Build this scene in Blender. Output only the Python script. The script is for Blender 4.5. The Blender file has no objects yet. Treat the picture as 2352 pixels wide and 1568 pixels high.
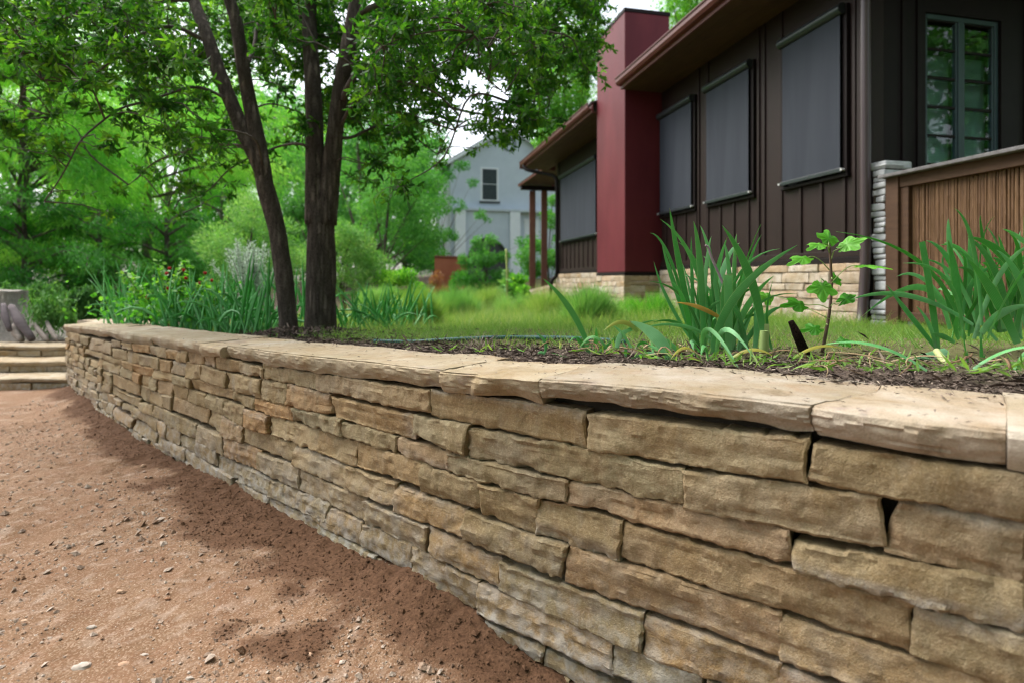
import bpy, bmesh, math, random, numpy as np
from mathutils import Vector, Matrix, noise as mn
random.seed(7); rng = np.random.default_rng(7)
SC = bpy.context.scene; COL = SC.collection
R = math.radians
# ---------------------------------------------------------------- camera, sky, sun, exposure
EYE = 1.06
cam = bpy.data.objects.new('camera', bpy.data.cameras.new('camera')); COL.objects.link(cam)
cam.location = (0, 0, EYE); cam.rotation_euler = (R(90), 0, 0)
cam.data.sensor_width = 36; cam.data.lens = 19.9; cam.data.shift_y = -0.0591
cam.data.clip_start = .02; cam.data.clip_end = 2000
cam.data.dof.use_dof = True; cam.data.dof.focus_distance = 1.95; cam.data.dof.aperture_fstop = 2.1
SC.camera = cam
W = bpy.data.worlds.new('World'); SC.world = W; W.use_nodes = True
nt = W.node_tree; nt.nodes.clear()
wo = nt.nodes.new('ShaderNodeOutputWorld'); bg = nt.nodes.new('ShaderNodeBackground')
sk = nt.nodes.new('ShaderNodeTexSky'); sk.sky_type = 'NISHITA'; sk.sun_disc = False
SUN_EL, SUN_AZ = 56, 302          # azimuth clockwise from +Y
sk.sun_elevation = R(SUN_EL); sk.sun_rotation = R(SUN_AZ); sk.dust_density = 4.0; sk.air_density = 1.0; sk.ozone_density = 1.0
hs = nt.nodes.new('ShaderNodeHueSaturation'); hs.inputs['Saturation'].default_value = .38
nt.links.new(sk.outputs[0], hs.inputs['Color']); nt.links.new(hs.outputs[0], bg.inputs['Color'])
bg.inputs['Strength'].default_value = .15
nt.links.new(bg.outputs[0], wo.inputs['Surface'])
sun = bpy.data.objects.new('sun', bpy.data.lights.new('sun', 'SUN')); COL.objects.link(sun)
sun.data.energy = 1.7; sun.data.angle = R(48); sun.data.color = (1, .96, .9)
sd = Vector((math.sin(R(SUN_AZ))*math.cos(R(SUN_EL)), math.cos(R(SUN_AZ))*math.cos(R(SUN_EL)), math.sin(R(SUN_EL))))
sun.rotation_euler = sd.to_track_quat('Z', 'Y').to_euler(); sun.location = (-5, -2, 12)
SC.view_settings.view_transform = 'Standard'; SC.view_settings.look = 'None'
SC.view_settings.gamma = 1; SC.view_settings.use_curve_mapping = False
SC.view_settings.exposure = 1.45
SC.render.engine = 'CYCLES'
SC.cycles.use_denoising = True; SC.cycles.denoising_input_passes = 'RGB_ALBEDO_NORMAL'; SC.cycles.pixel_filter_type = 'BLACKMAN_HARRIS'; SC.cycles.filter_width = 1.2
SC.cycles.max_bounces = 7; SC.cycles.diffuse_bounces = 4; SC.cycles.transmission_bounces = 5; SC.cycles.glossy_bounces = 3
SC.cycles.sample_clamp_indirect = 8

# ---------------------------------------------------------------- helpers
FPX, CX, HY = 1300., 1176., 645.
def px(x, y, d):                   # a point seen at photo pixel (2352 wide frame) that stands d metres in front of the camera
    return Vector(((x-CX)*d/FPX, d, EYE-(y-HY)*d/FPX))
def Z2(zx, zy, scale, x, y): return ((zx+x/scale)*.9408, (zy+y/scale)*.9408)
def link(o, parent=None):
    COL.objects.link(o)
    if parent: o.parent = parent
    return o
def tag(o, label=None, cat=None, group=None, kind=None):
    if label: o['label'] = label
    if cat: o['category'] = cat
    if group: o['group'] = group
    if kind: o['kind'] = kind
    return o
def empty(name, loc, label, cat, group=None):
    o = bpy.data.objects.new(name, None); o.location = loc; link(o); o.empty_display_size = .1
    return tag(o, label, cat, group)
def place(o, parent):              # keep world coordinates: parents are unrotated empties or meshes
    off = Vector((0, 0, 0)); p = parent
    while p is not None: off += p.location; p = p.parent
    o.location = o.location - off
def mesh_obj(name, V, Fc, mat, parent=None, smooth=True, attrs=None, sharp=None, origin=None, fixn=False):
    """V (N,3) world coordinates; Fc an (M,k) array or a list of tuples"""
    V = np.asarray(V, dtype=np.float64)
    if origin is None: origin = (V.min(0)+V.max(0))/2 if len(V) else np.zeros(3)
    origin = np.asarray(origin, float)
    me = bpy.data.meshes.new(name); Vl = (V-origin).astype(np.float32)
    if isinstance(Fc, np.ndarray):
        M, k = Fc.shape
        me.vertices.add(len(Vl)); me.vertices.foreach_set('co', Vl.ravel())
        me.loops.add(M*k); me.loops.foreach_set('vertex_index', Fc.astype(np.int32).ravel())
        me.polygons.add(M); me.polygons.foreach_set('loop_start', np.arange(0, M*k, k, dtype=np.int32))
        try: me.polygons.foreach_set('loop_total', np.full(M, k, dtype=np.int32))
        except Exception: pass
        me.update(calc_edges=True)
    else:
        me.from_pydata(Vl.tolist(), [], [tuple(f) for f in Fc])
    me.polygons.foreach_set('use_smooth', np.full(len(me.polygons), bool(smooth)))
    for a, v in (attrs or {}).items():
        at = me.attributes.new(a, 'FLOAT', 'POINT'); at.data.foreach_set('value', np.asarray(v, np.float32))
    if fixn or not isinstance(Fc, np.ndarray):
        bm = bmesh.new(); bm.from_mesh(me); bmesh.ops.recalc_face_normals(bm, faces=bm.faces); bm.to_mesh(me); bm.free()
    if sharp: me.set_sharp_from_angle(angle=R(sharp))
    me.validate(verbose=False)
    if mat: me.materials.append(mat)
    o = bpy.data.objects.new(name, me); o.location = origin; link(o, parent)
    if parent: place(o, parent)
    return o
class MB:
    def __init__(s): s.v = []; s.f = []
    def add(s, v, f):
        n = len(s.v); s.v += [tuple(p) for p in v]; s.f += [tuple(i+n for i in q) for q in f]; return s
    def hexa(s, c):                # 8 corners: bottom ring 0-3, top ring 4-7
        return s.add(c, [(0,3,2,1),(4,5,6,7),(0,1,5,4),(1,2,6,5),(2,3,7,6),(3,0,4,7)])
    def tube(s, path, rad, n=8, cap=True):
        path = [Vector(p) for p in path]
        if not hasattr(rad, '__len__'): rad = [rad]*len(path)
        v = []; f = []; ref = None
        for i, p in enumerate(path):
            t = (path[min(i+1, len(path)-1)]-path[max(i-1, 0)]).normalized()
            if ref is None: ref = t.orthogonal().normalized()
            ref = (ref-t*ref.dot(t)).normalized(); b = t.cross(ref)
            for k in range(n):
                a = 2*math.pi*k/n; v.append(p+(ref*math.cos(a)+b*math.sin(a))*rad[i])
        for i in range(len(path)-1):
            for k in range(n): f.append((i*n+k, i*n+(k+1)%n, (i+1)*n+(k+1)%n, (i+1)*n+k))
        if cap: f.append(tuple(range(n-1, -1, -1))); f.append(tuple((len(path)-1)*n+k for k in range(n)))
        return s.add(v, f)
    def build(s, name, mat, parent=None, smooth=False, sharp=None, bevel=0):
        o = mesh_obj(name, s.v, s.f, mat, parent, smooth, sharp=sharp)
        if bevel:
            m = o.modifiers.new('bevel', 'BEVEL'); m.width = bevel; m.segments = 2; m.limit_method = 'ANGLE'
        return o
def spline(pts, n=8):
    c = [Vector(p) for p in pts]; c = [2*c[0]-c[1]]+c+[2*c[-1]-c[-2]]; out = []
    for i in range(1, len(c)-2):
        for k in range(n):
            t = k/n; a, b, d, e = c[i-1], c[i], c[i+1], c[i+2]
            out.append(.5*((2*b)+(d-a)*t+(2*a-5*b+4*d-e)*t*t+(3*b-a-3*d+e)*t**3))
    out.append(c[-2]); return out
def fbm(p, oct=3):
    a, s, r = 1., 1., 0.
    for _ in range(oct): r += a*mn.noise(Vector(p)*s); a *= .5; s *= 2.03
    return r
_perm = np.random.default_rng(5).random((64, 64))
def vn2(x, y):                     # vectorised 2-D value noise in -1..1
    xi = np.floor(x).astype(int); yi = np.floor(y).astype(int); fx = x-xi; fy = y-yi
    fx = fx*fx*(3-2*fx); fy = fy*fy*(3-2*fy); g = lambda i, j: _perm[i % 64, j % 64]
    return 2*((g(xi, yi)*(1-fx)+g(xi+1, yi)*fx)*(1-fy)+(g(xi, yi+1)*(1-fx)+g(xi+1, yi+1)*fx)*fy)-1
def fb2(x, y, o=3):
    r = 0*x; a = 1.
    for i in range(o): r = r+a*vn2(x+17.3*i, y-9.1*i); x = x*2.07; y = y*2.07; a *= .5
    return r
def grid_faces(nu, nv):
    i, j = np.meshgrid(np.arange(nu-1), np.arange(nv-1), indexing='ij'); a = (i*nv+j).ravel()
    return np.stack([a, a+nv, a+nv+1, a+1], 1)

# ---------------------------------------------------------------- materials
class NT:
    def __init__(s, name):
        s.m = bpy.data.materials.new(name); s.m.use_nodes = True; s.t = s.m.node_tree; s.t.nodes.clear()
        s.out = s.n('OutputMaterial')
    def n(s, typ, **kw):
        nd = s.t.nodes.new('ShaderNode'+typ)
        for k, v in kw.items():
            if hasattr(nd, k) and k not in nd.inputs: setattr(nd, k, v)
            else: s.i(nd, k, v)
        return nd
    def i(s, nd, k, v):
        if hasattr(v, 'bl_idname') and hasattr(v, 'outputs'): v = v.outputs[0]
        if isinstance(v, bpy.types.NodeSocket): s.t.links.new(v, nd.inputs[k])
        else: nd.inputs[k].default_value = v
    def coord(s, kind='Object', off=None, scale=None):
        tc = s.n('TexCoord').outputs[kind]
        if off is not None: tc = s.math3('ADD', tc, off)
        if scale: 
            mp = s.n('Mapping'); s.i(mp, 'Vector', tc); mp.inputs['Scale'].default_value = scale; tc = mp.outputs[0]
        return tc
    def math3(s, op, a, b):
        nd = s.n('VectorMath', operation=op); s.i(nd, 0, a); s.i(nd, 1, b); return nd.outputs[0]
    def math(s, op, a, b=0., clamp=False):
        nd = s.n('Math', operation=op); nd.use_clamp = clamp; s.i(nd, 0, a); s.i(nd, 1, b); return nd.outputs[0]
    def noise(s, vec, scale, detail=4, rough=.55, dist=0):
        nd = s.n('TexNoise'); s.i(nd, 'Vector', vec); nd.inputs['Scale'].default_value = scale; nd.inputs['Detail'].default_value = detail
        nd.inputs['Roughness'].default_value = rough; nd.inputs['Distortion'].default_value = dist; return nd.outputs['Fac']
    def ramp(s, fac, stops, interp='LINEAR'):
        nd = s.n('ValToRGB'); s.i(nd, 'Fac', fac); e = nd.color_ramp.elements; nd.color_ramp.interpolation = interp
        while len(e) < len(stops): e.new(.5)
        for k, (p, c) in enumerate(stops): e[k].position = p; e[k].color = (*c, 1) if len(c) == 3 else c
        return nd.outputs[0]
    def mix(s, fac, a, b, typ='MIX'):
        nd = s.n('Mix', data_type='RGBA', blend_type=typ)
        c = lambda v: (*v, 1) if isinstance(v, tuple) and len(v) == 3 else v
        s.i(nd, 0, fac); s.i(nd, 6, c(a)); s.i(nd, 7, c(b)); return nd.outputs[2]
    def rnd(s): return s.n('ObjectInfo').outputs['Random']
    def attr(s, name): return s.n('Attribute', attribute_name=name).outputs['Fac']
    def bump(s, h, strength=.4, dist=.01, nrm=None):
        nd = s.n('Bump'); nd.inputs['Strength'].default_value = strength; nd.inputs['Distance'].default_value = dist; s.i(nd, 'Height', h)
        if nrm is not None: s.i(nd, 'Normal', nrm)
        return nd.outputs[0]
    def pbr(s, col, rough=.8, nrm=None, spec=.3, **kw):
        b = s.n('BsdfPrincipled'); s.i(b, 'Base Color', (*col, 1) if isinstance(col, tuple) and len(col) == 3 else col); s.i(b, 'Roughness', rough); s.i(b, 'Specular IOR Level', spec)
        if nrm is not None: s.i(b, 'Normal', nrm)
        for k, v in kw.items(): s.i(b, k, v)
        s.t.links.new(b.outputs[0], s.out.inputs['Surface']); return b
def stepramp(lo, hi): return [(lo, (0, 0, 0)), (hi, (1, 1, 1))]

def stone_mat(name, tones, top=False, pale=.35, rust=.5, grain=1.):
    k = NT(name); r = k.rnd(); off = k.math3('SCALE', (0, 0, 0), (0, 0, 0))
    sc = k.n('VectorMath', operation='SCALE'); sc.inputs[0].default_value = (37, 71, 53); k.i(sc, 'Scale', r)
    c = k.coord('Object', off=sc.outputs[0])
    base = k.mix(1., k.ramp(r, [(i/(len(tones)-1), t) for i, t in enumerate(tones)]), k.n('ObjectInfo').outputs['Color'], 'MULTIPLY')
    n1 = k.noise(c, 5.5, 5, .6, .4); n2 = k.noise(c, 26, 4, .6); n3 = k.noise(c, 330*grain, 3, .6); n4 = k.noise(c, 2.3, 3)
    strat = k.noise(k.math3('MULTIPLY', c, (3, 3, 42)), 1., 3, .6)
    col = k.mix(k.ramp(n1, stepramp(.34, .7)), base, k.mix(1., base, (.66, .56, .4), 'MULTIPLY'))
    col = k.mix(k.math('MULTIPLY', k.ramp(k.noise(c, 9, 6, .7, .8), stepramp(.5, .68)), rust), col, (.27, .145, .062))
    col = k.mix(k.math('MULTIPLY', k.ramp(strat, stepramp(.5, .75)), .35), col, (.23, .175, .1))
    col = k.mix(k.math('MULTIPLY', k.ramp(n4, stepramp(.56, .7)), pale), col, (.6, .56, .5) if top else (.4, .36, .3))
    col = k.mix(k.math('MULTIPLY', k.ramp(n3, stepramp(.35, .7)), .6), col, k.mix(.6, col, (.12, .09, .055)), 'MIX')
    n5 = k.noise(c, 800*grain, 2, .6); col = k.mix(k.math('MULTIPLY', k.ramp(n5, stepramp(.45, .75)), .3), col, (.44, .39, .3))
    lm = k.math('MULTIPLY', k.attr('lime'), k.ramp(k.noise(c, 17, 5, .7, .6), stepramp(.34, .66))); col = k.mix(k.math('MULTIPLY', lm, .62), col, (.45, .465, .47))
    if top: col = k.mix(k.math('MULTIPLY', k.ramp(k.noise(c, 4.5, 4, .65, 1.), stepramp(.6, .68)), .4), col, (.2, .15, .16))
    ge = k.n('NewGeometry'); sep = k.n('SeparateXYZ'); k.i(sep, 0, ge.outputs['Position'])
    stv = k.noise(k.math3('MULTIPLY', c, (26, 26, 3.5)), 1., 4, .65); col = k.mix(k.math('MULTIPLY', k.ramp(stv, stepramp(.52, .74)), .3), col, (.36, .33, .26))
    olv = k.noise(c, 3.4, 3, .6, .5); col = k.mix(k.math('MULTIPLY', k.ramp(olv, stepramp(.52, .68)), .22), col, (.21, .2, .125))
    drk = k.noise(c, 13, 5, .7, 1.2); col = k.mix(k.math('MULTIPLY', k.ramp(drk, stepramp(.55, .72)), .65), col, (.12, .085, .05))
    g6 = k.noise(c, 125, 5, .85); col = k.mix(k.math('MULTIPLY', k.ramp(g6, stepramp(.38, .62)), .6 if not top else .35), k.mix(.4, col, (.12, .085, .05)), col) if not top else k.mix(k.math('MULTIPLY', k.ramp(g6, stepramp(.4, .62)), .3), col, k.mix(.5, col, (.2, .15, .1)))
    if not top: col = k.mix(k.math('MULTIPLY', k.ramp(g6, stepramp(.52, .66)), .5), col, (.46, .38, .25))
    bed = k.noise(k.math3('MULTIPLY', c, (5, 5, 110)), 1., 4, .7, .3); col = k.mix(k.math('MULTIPLY', k.ramp(bed, stepramp(.54, .7)), .5 if not top else .25), col, (.15, .105, .06))
    pv = k.n('TexVoronoi'); k.i(pv, 'Vector', c); pv.inputs['Scale'].default_value = 46; pit = k.math('MULTIPLY', k.ramp(pv.outputs[0], [(.0, (1, 1, 1)), (.16, (0, 0, 0))]), k.ramp(n2, stepramp(.5, .6))); col = k.mix(k.math('MULTIPLY', pit, .7), col, (.09, .065, .04))
    low = k.ramp(k.math('ADD', sep.outputs[2], k.math('MULTIPLY', k.math('SUBTRACT', n1, .5), .35)), [(.0, (1, 1, 1)), (.34, (0, 0, 0))])
    if not top:
        lime = k.math('MULTIPLY', k.math('MULTIPLY', low, k.ramp(n2, stepramp(.42, .6))), .42)
        col = k.mix(lime, col, (.45, .46, .46))
    h = k.math('ADD', k.math('MULTIPLY', n2, 1.0), k.math('ADD', k.math('MULTIPLY', n3, .35), k.math('MULTIPLY', strat, .45)))
    b1 = k.bump(h, .35 if top else .6, .015); k.pbr(col, .94, k.bump(n3, .15 if top else .2, .003, b1), .12); return k.m
M = {}
M['stone'] = stone_mat('sandstone', [(.46, .345, .185), (.38, .295, .16), (.39, .335, .2), (.52, .31, .14), (.45, .385, .28), (.55, .43, .25), (.36, .325, .21), (.48, .36, .21), (.53, .345, .155)])
M['coping'] = stone_mat('coping_sandstone', [(.38, .33, .245), (.41, .36, .275), (.38, .34, .275), (.41, .34, .24), (.41, .375, .3)], top=True, pale=.45, rust=.42, grain=.8)
M['base_stone'] = stone_mat('pale_sandstone', [(.6, .47, .35), (.72, .65, .57), (.6, .5, .42), (.64, .47, .32), (.76, .71, .65), (.44, .28, .15), (.68, .6, .52)], top=True, pale=.5, rust=.35)

def soilmat():
    k = NT('decomposed_granite'); c = k.coord('Object'); w = k.attr('wet'); t = k.attr('tint')
    n1 = k.noise(c, 1.7, 5, .6); n2 = k.noise(c, 60, 4, .65); n3 = k.noise(c, 9, 5, .65); v = k.n('TexVoronoi'); k.i(v, 'Vector', c); v.inputs['Scale'].default_value = 95
    v2 = k.n('TexVoronoi'); k.i(v2, 'Vector', c); v2.inputs['Scale'].default_value = 240
    dry = k.mix(k.ramp(n1, stepramp(.35, .68)), (.136, .077, .041), (.19, .114, .068))
    dry = k.mix(k.ramp(n3, stepramp(.4, .75)), dry, (.155, .083, .047))
    dry = k.mix(k.math('MULTIPLY', k.ramp(v2.outputs['Color'], [(.55, (0, 0, 0)), (.95, (1, 1, 1))]), .45), dry, (.48, .37, .28))
    dry = k.mix(k.math('MULTIPLY', k.ramp(k.noise(c, 3.1, 6, .7, .6), stepramp(.5, .72)), .55), dry, (.17, .088, .05))
    dry = k.mix(k.math('MULTIPLY', t, .8), dry, (.5, .42, .35))
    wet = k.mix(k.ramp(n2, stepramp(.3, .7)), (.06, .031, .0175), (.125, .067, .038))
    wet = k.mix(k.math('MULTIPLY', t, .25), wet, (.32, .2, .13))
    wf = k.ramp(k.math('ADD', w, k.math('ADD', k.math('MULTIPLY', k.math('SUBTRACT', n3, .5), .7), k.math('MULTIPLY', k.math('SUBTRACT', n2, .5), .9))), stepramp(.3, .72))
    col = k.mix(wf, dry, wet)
    h = k.math('ADD', k.math('MULTIPLY', v.outputs[0], -.8), k.math('ADD', n2, k.math('MULTIPLY', v2.outputs[0], -.4)))
    k.pbr(col, .95, k.bump(h, .4, .007), .12); return k.m
M['soil'] = soilmat()
def simple(name, c1, c2, scale=8, rough=.7, bump=.3, bscale=60, spec=.3, stretch=None, dist=.004):
    k = NT(name); sc = k.n('VectorMath', operation='SCALE'); sc.inputs[0].default_value = (11, 23, 17); k.i(sc, 'Scale', k.rnd())
    c = k.coord('Object', off=sc.outputs[0], scale=stretch)
    n = k.noise(c, scale, 5, .6); h = k.noise(c, bscale, 4, .6)
    k.pbr(k.mix(k.ramp(n, stepramp(.3, .7)), c1, c2), rough, k.bump(h, bump, dist), spec); return k.m
M['brown'] = simple('brown_paint', (.0185, .0094, .008), (.024, .0122, .0103), 3, .55, .15, 90, .25)
M['dark_brown'] = simple('dark_brown_paint', (.010, .0062, .0065), (.014, .009, .009), 3, .6, .1, 90, .18)
M['red'] = simple('red_stucco', (.092, .0115, .018), (.135, .021, .028), 2.2, .55, .4, 120, .25, (1, 1, .35), dist=.003)
M['fascia'] = simple('red_fascia', (.095, .023, .02), (.115, .029, .025), 3, .45, .1, 60, .4)
M['soffit'] = simple('soffit_wood', (.06, .03, .019), (.09, .045, .028), 4, .6, .25, 40, .3, (1, 1, 1))
M['roof'] = simple('roof_shingle', (.12, .11, .11), (.2, .19, .19), 20, .9, .6, 60)
M['metal'] = simple('dark_metal', (.02, .024, .028), (.03, .036, .04), 5, .35, .05, 90, .5)
M['steel'] = simple('bright_steel', (.5, .5, .5), (.6, .6, .6), 5, .3, .05, 90, .6)
M['white_stone'] = simple('white_limestone', (.38, .39, .4), (.6, .61, .62), 9, .9, .8, 60, .2, dist=.008)
M['core'] = simple('mortar', (.035, .027, .02), (.07, .055, .04), 14, .95, .8, 70)
M['bark'] = None
def bark(name, c1, c2):
    k = NT(name); c = k.coord('Object'); cz = k.math3('MULTIPLY', c, (16, 16, 2.6)); cz2 = k.math3('MULTIPLY', c, (60, 60, 16))
    v = k.n('TexVoronoi', feature='DISTANCE_TO_EDGE'); k.i(v, 'Vector', k.math3('ADD', cz, k.n('TexNoise', Vector=cz2).outputs['Color'])); v.inputs['Scale'].default_value = 1.7
    n = k.noise(cz2, 1, 5, .65); h = k.math('ADD', k.ramp(v.outputs[0], stepramp(.0, .28)), k.math('MULTIPLY', n, .7))
    k.pbr(k.mix(k.ramp(h, stepramp(.25, 1.25)), c1, c2), .95, k.bump(h, 1., .02), .1); return k.m
M['bark'] = bark('oak_bark', (.045, .036, .031), (.23, .19, .16))
M['twig'] = simple('twig_bark', (.06, .048, .04), (.11, .09, .075), 20, .9, .4, 80)
def leafmat(name, c1, c2, c3, trans=.35, tcol=None, rough=.45, spec=.35, veins=False):
    k = NT(name); t = k.attr('tint')
    col = k.ramp(t, [(0, c1), (.5, c2), (1, c3)])
    if veins:
        a = k.attr('across'); e = k.attr('along'); sn = k.math('SINE', k.math('MULTIPLY', a, 26.)); nz = k.noise(k.coord('Object'), 22, 4, .65)
        col = k.mix(k.math('MULTIPLY', k.ramp(sn, stepramp(.2, 1.)), .35), col, k.mix(.5, col, (.5, .62, .4)))
        col = k.mix(k.math('MULTIPLY', k.ramp(nz, stepramp(.45, .7)), .45), col, k.mix(.6, col, c1))
        col = k.mix(k.ramp(k.math('ABSOLUTE', a), stepramp(.86, 1.)), col, k.mix(.6, col, (.45, .55, .25)))
        col = k.mix(k.ramp(k.math('ADD', e, k.math('MULTIPLY', k.math('SUBTRACT', nz, .5), .12)), stepramp(.95, 1.0)), col, (.3, .2, .07))
    b = k.n('BsdfPrincipled'); k.i(b, 'Base Color', col); b.inputs['Roughness'].default_value = rough; b.inputs['Specular IOR Level'].default_value = spec
    tr = k.n('BsdfTranslucent'); k.i(tr, 'Color', k.mix(1., col, tcol or (1.3, 1.35, .55), 'MULTIPLY'))
    mx = k.n('MixShader'); mx.inputs[0].default_value = trans; k.i(mx, 1, b.outputs[0]); k.i(mx, 2, tr.outputs[0])
    k.t.links.new(mx.outputs[0], k.out.inputs['Surface']); return k.m
M['oak_leaf'] = leafmat('oak_leaf', (.02, .085, .014), (.05, .165, .02), (.14, .3, .03), .5, rough=.55, spec=.22)
M['cypress'] = leafmat('feathery_leaf', (.08, .31, .045), (.18, .48, .08), (.4, .66, .17), .52, (1.5, 1.5, .6), rough=.7, spec=.1)
M['dark_leaf'] = leafmat('dark_leaf', (.02, .13, .012), (.04, .21, .02), (.1, .33, .04), .38, rough=.6, spec=.2)
M['wood_leaf'] = leafmat('woodland_leaf', (.035, .18, .04), (.085, .29, .06), (.18, .43, .1), .42, rough=.6, spec=.2)
M['bright_leaf'] = leafmat('bright_leaf', (.07, .27, .035), (.14, .39, .055), (.3, .53, .09), .46, spec=.2)
M['pale_leaf'] = leafmat('pale_leaf', (.1, .28, .07), (.17, .38, .11), (.36, .52, .22), .38, rough=.6, spec=.2)
M['silver_leaf'] = leafmat('silver_leaf', (.34, .45, .36), (.5, .6, .51), (.68, .75, .68), .25, (1, 1, .9), rough=.7)
M['iris'] = leafmat('iris_leaf', (.06, .235, .04), (.11, .38, .115), (.27, .52, .3), .34, (1.2, 1.5, .5), .5, .28, True)
M['iris_yellow'] = leafmat('yellowed_leaf', (.28, .1, .02), (.42, .3, .03), (.2, .32, .06), .3, (1.2, 1.2, .5))
M['iris_pale'] = leafmat('pale_stalk', (.3, .4, .14), (.4, .5, .2), (.5, .58, .3), .2, (1.1, 1.1, .6))
M['fig'] = leafmat('fig_leaf', (.05, .25, .012), (.09, .35, .018), (.17, .45, .045), .42, (1.4, 1.4, .4))
M['grass'] = leafmat('grass_blade', (.12, .27, .05), (.21, .37, .09), (.4, .46, .2), .4, spec=.15)
M['mulch'] = leafmat('mulch_chip', (.05, .038, .032), (.17, .13, .11), (.42, .34, .27), .05, (1, 1, 1), .9, .1)
M['red_flower'] = leafmat('red_petal', (.55, .02, .015), (.65, .04, .02), (.7, .06, .03), .3, (1, .6, .5))
M['vine'] = leafmat('vine_leaf', (.05, .17, .035), (.1, .27, .06), (.2, .36, .1), .3, rough=.6, spec=.2)
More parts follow.
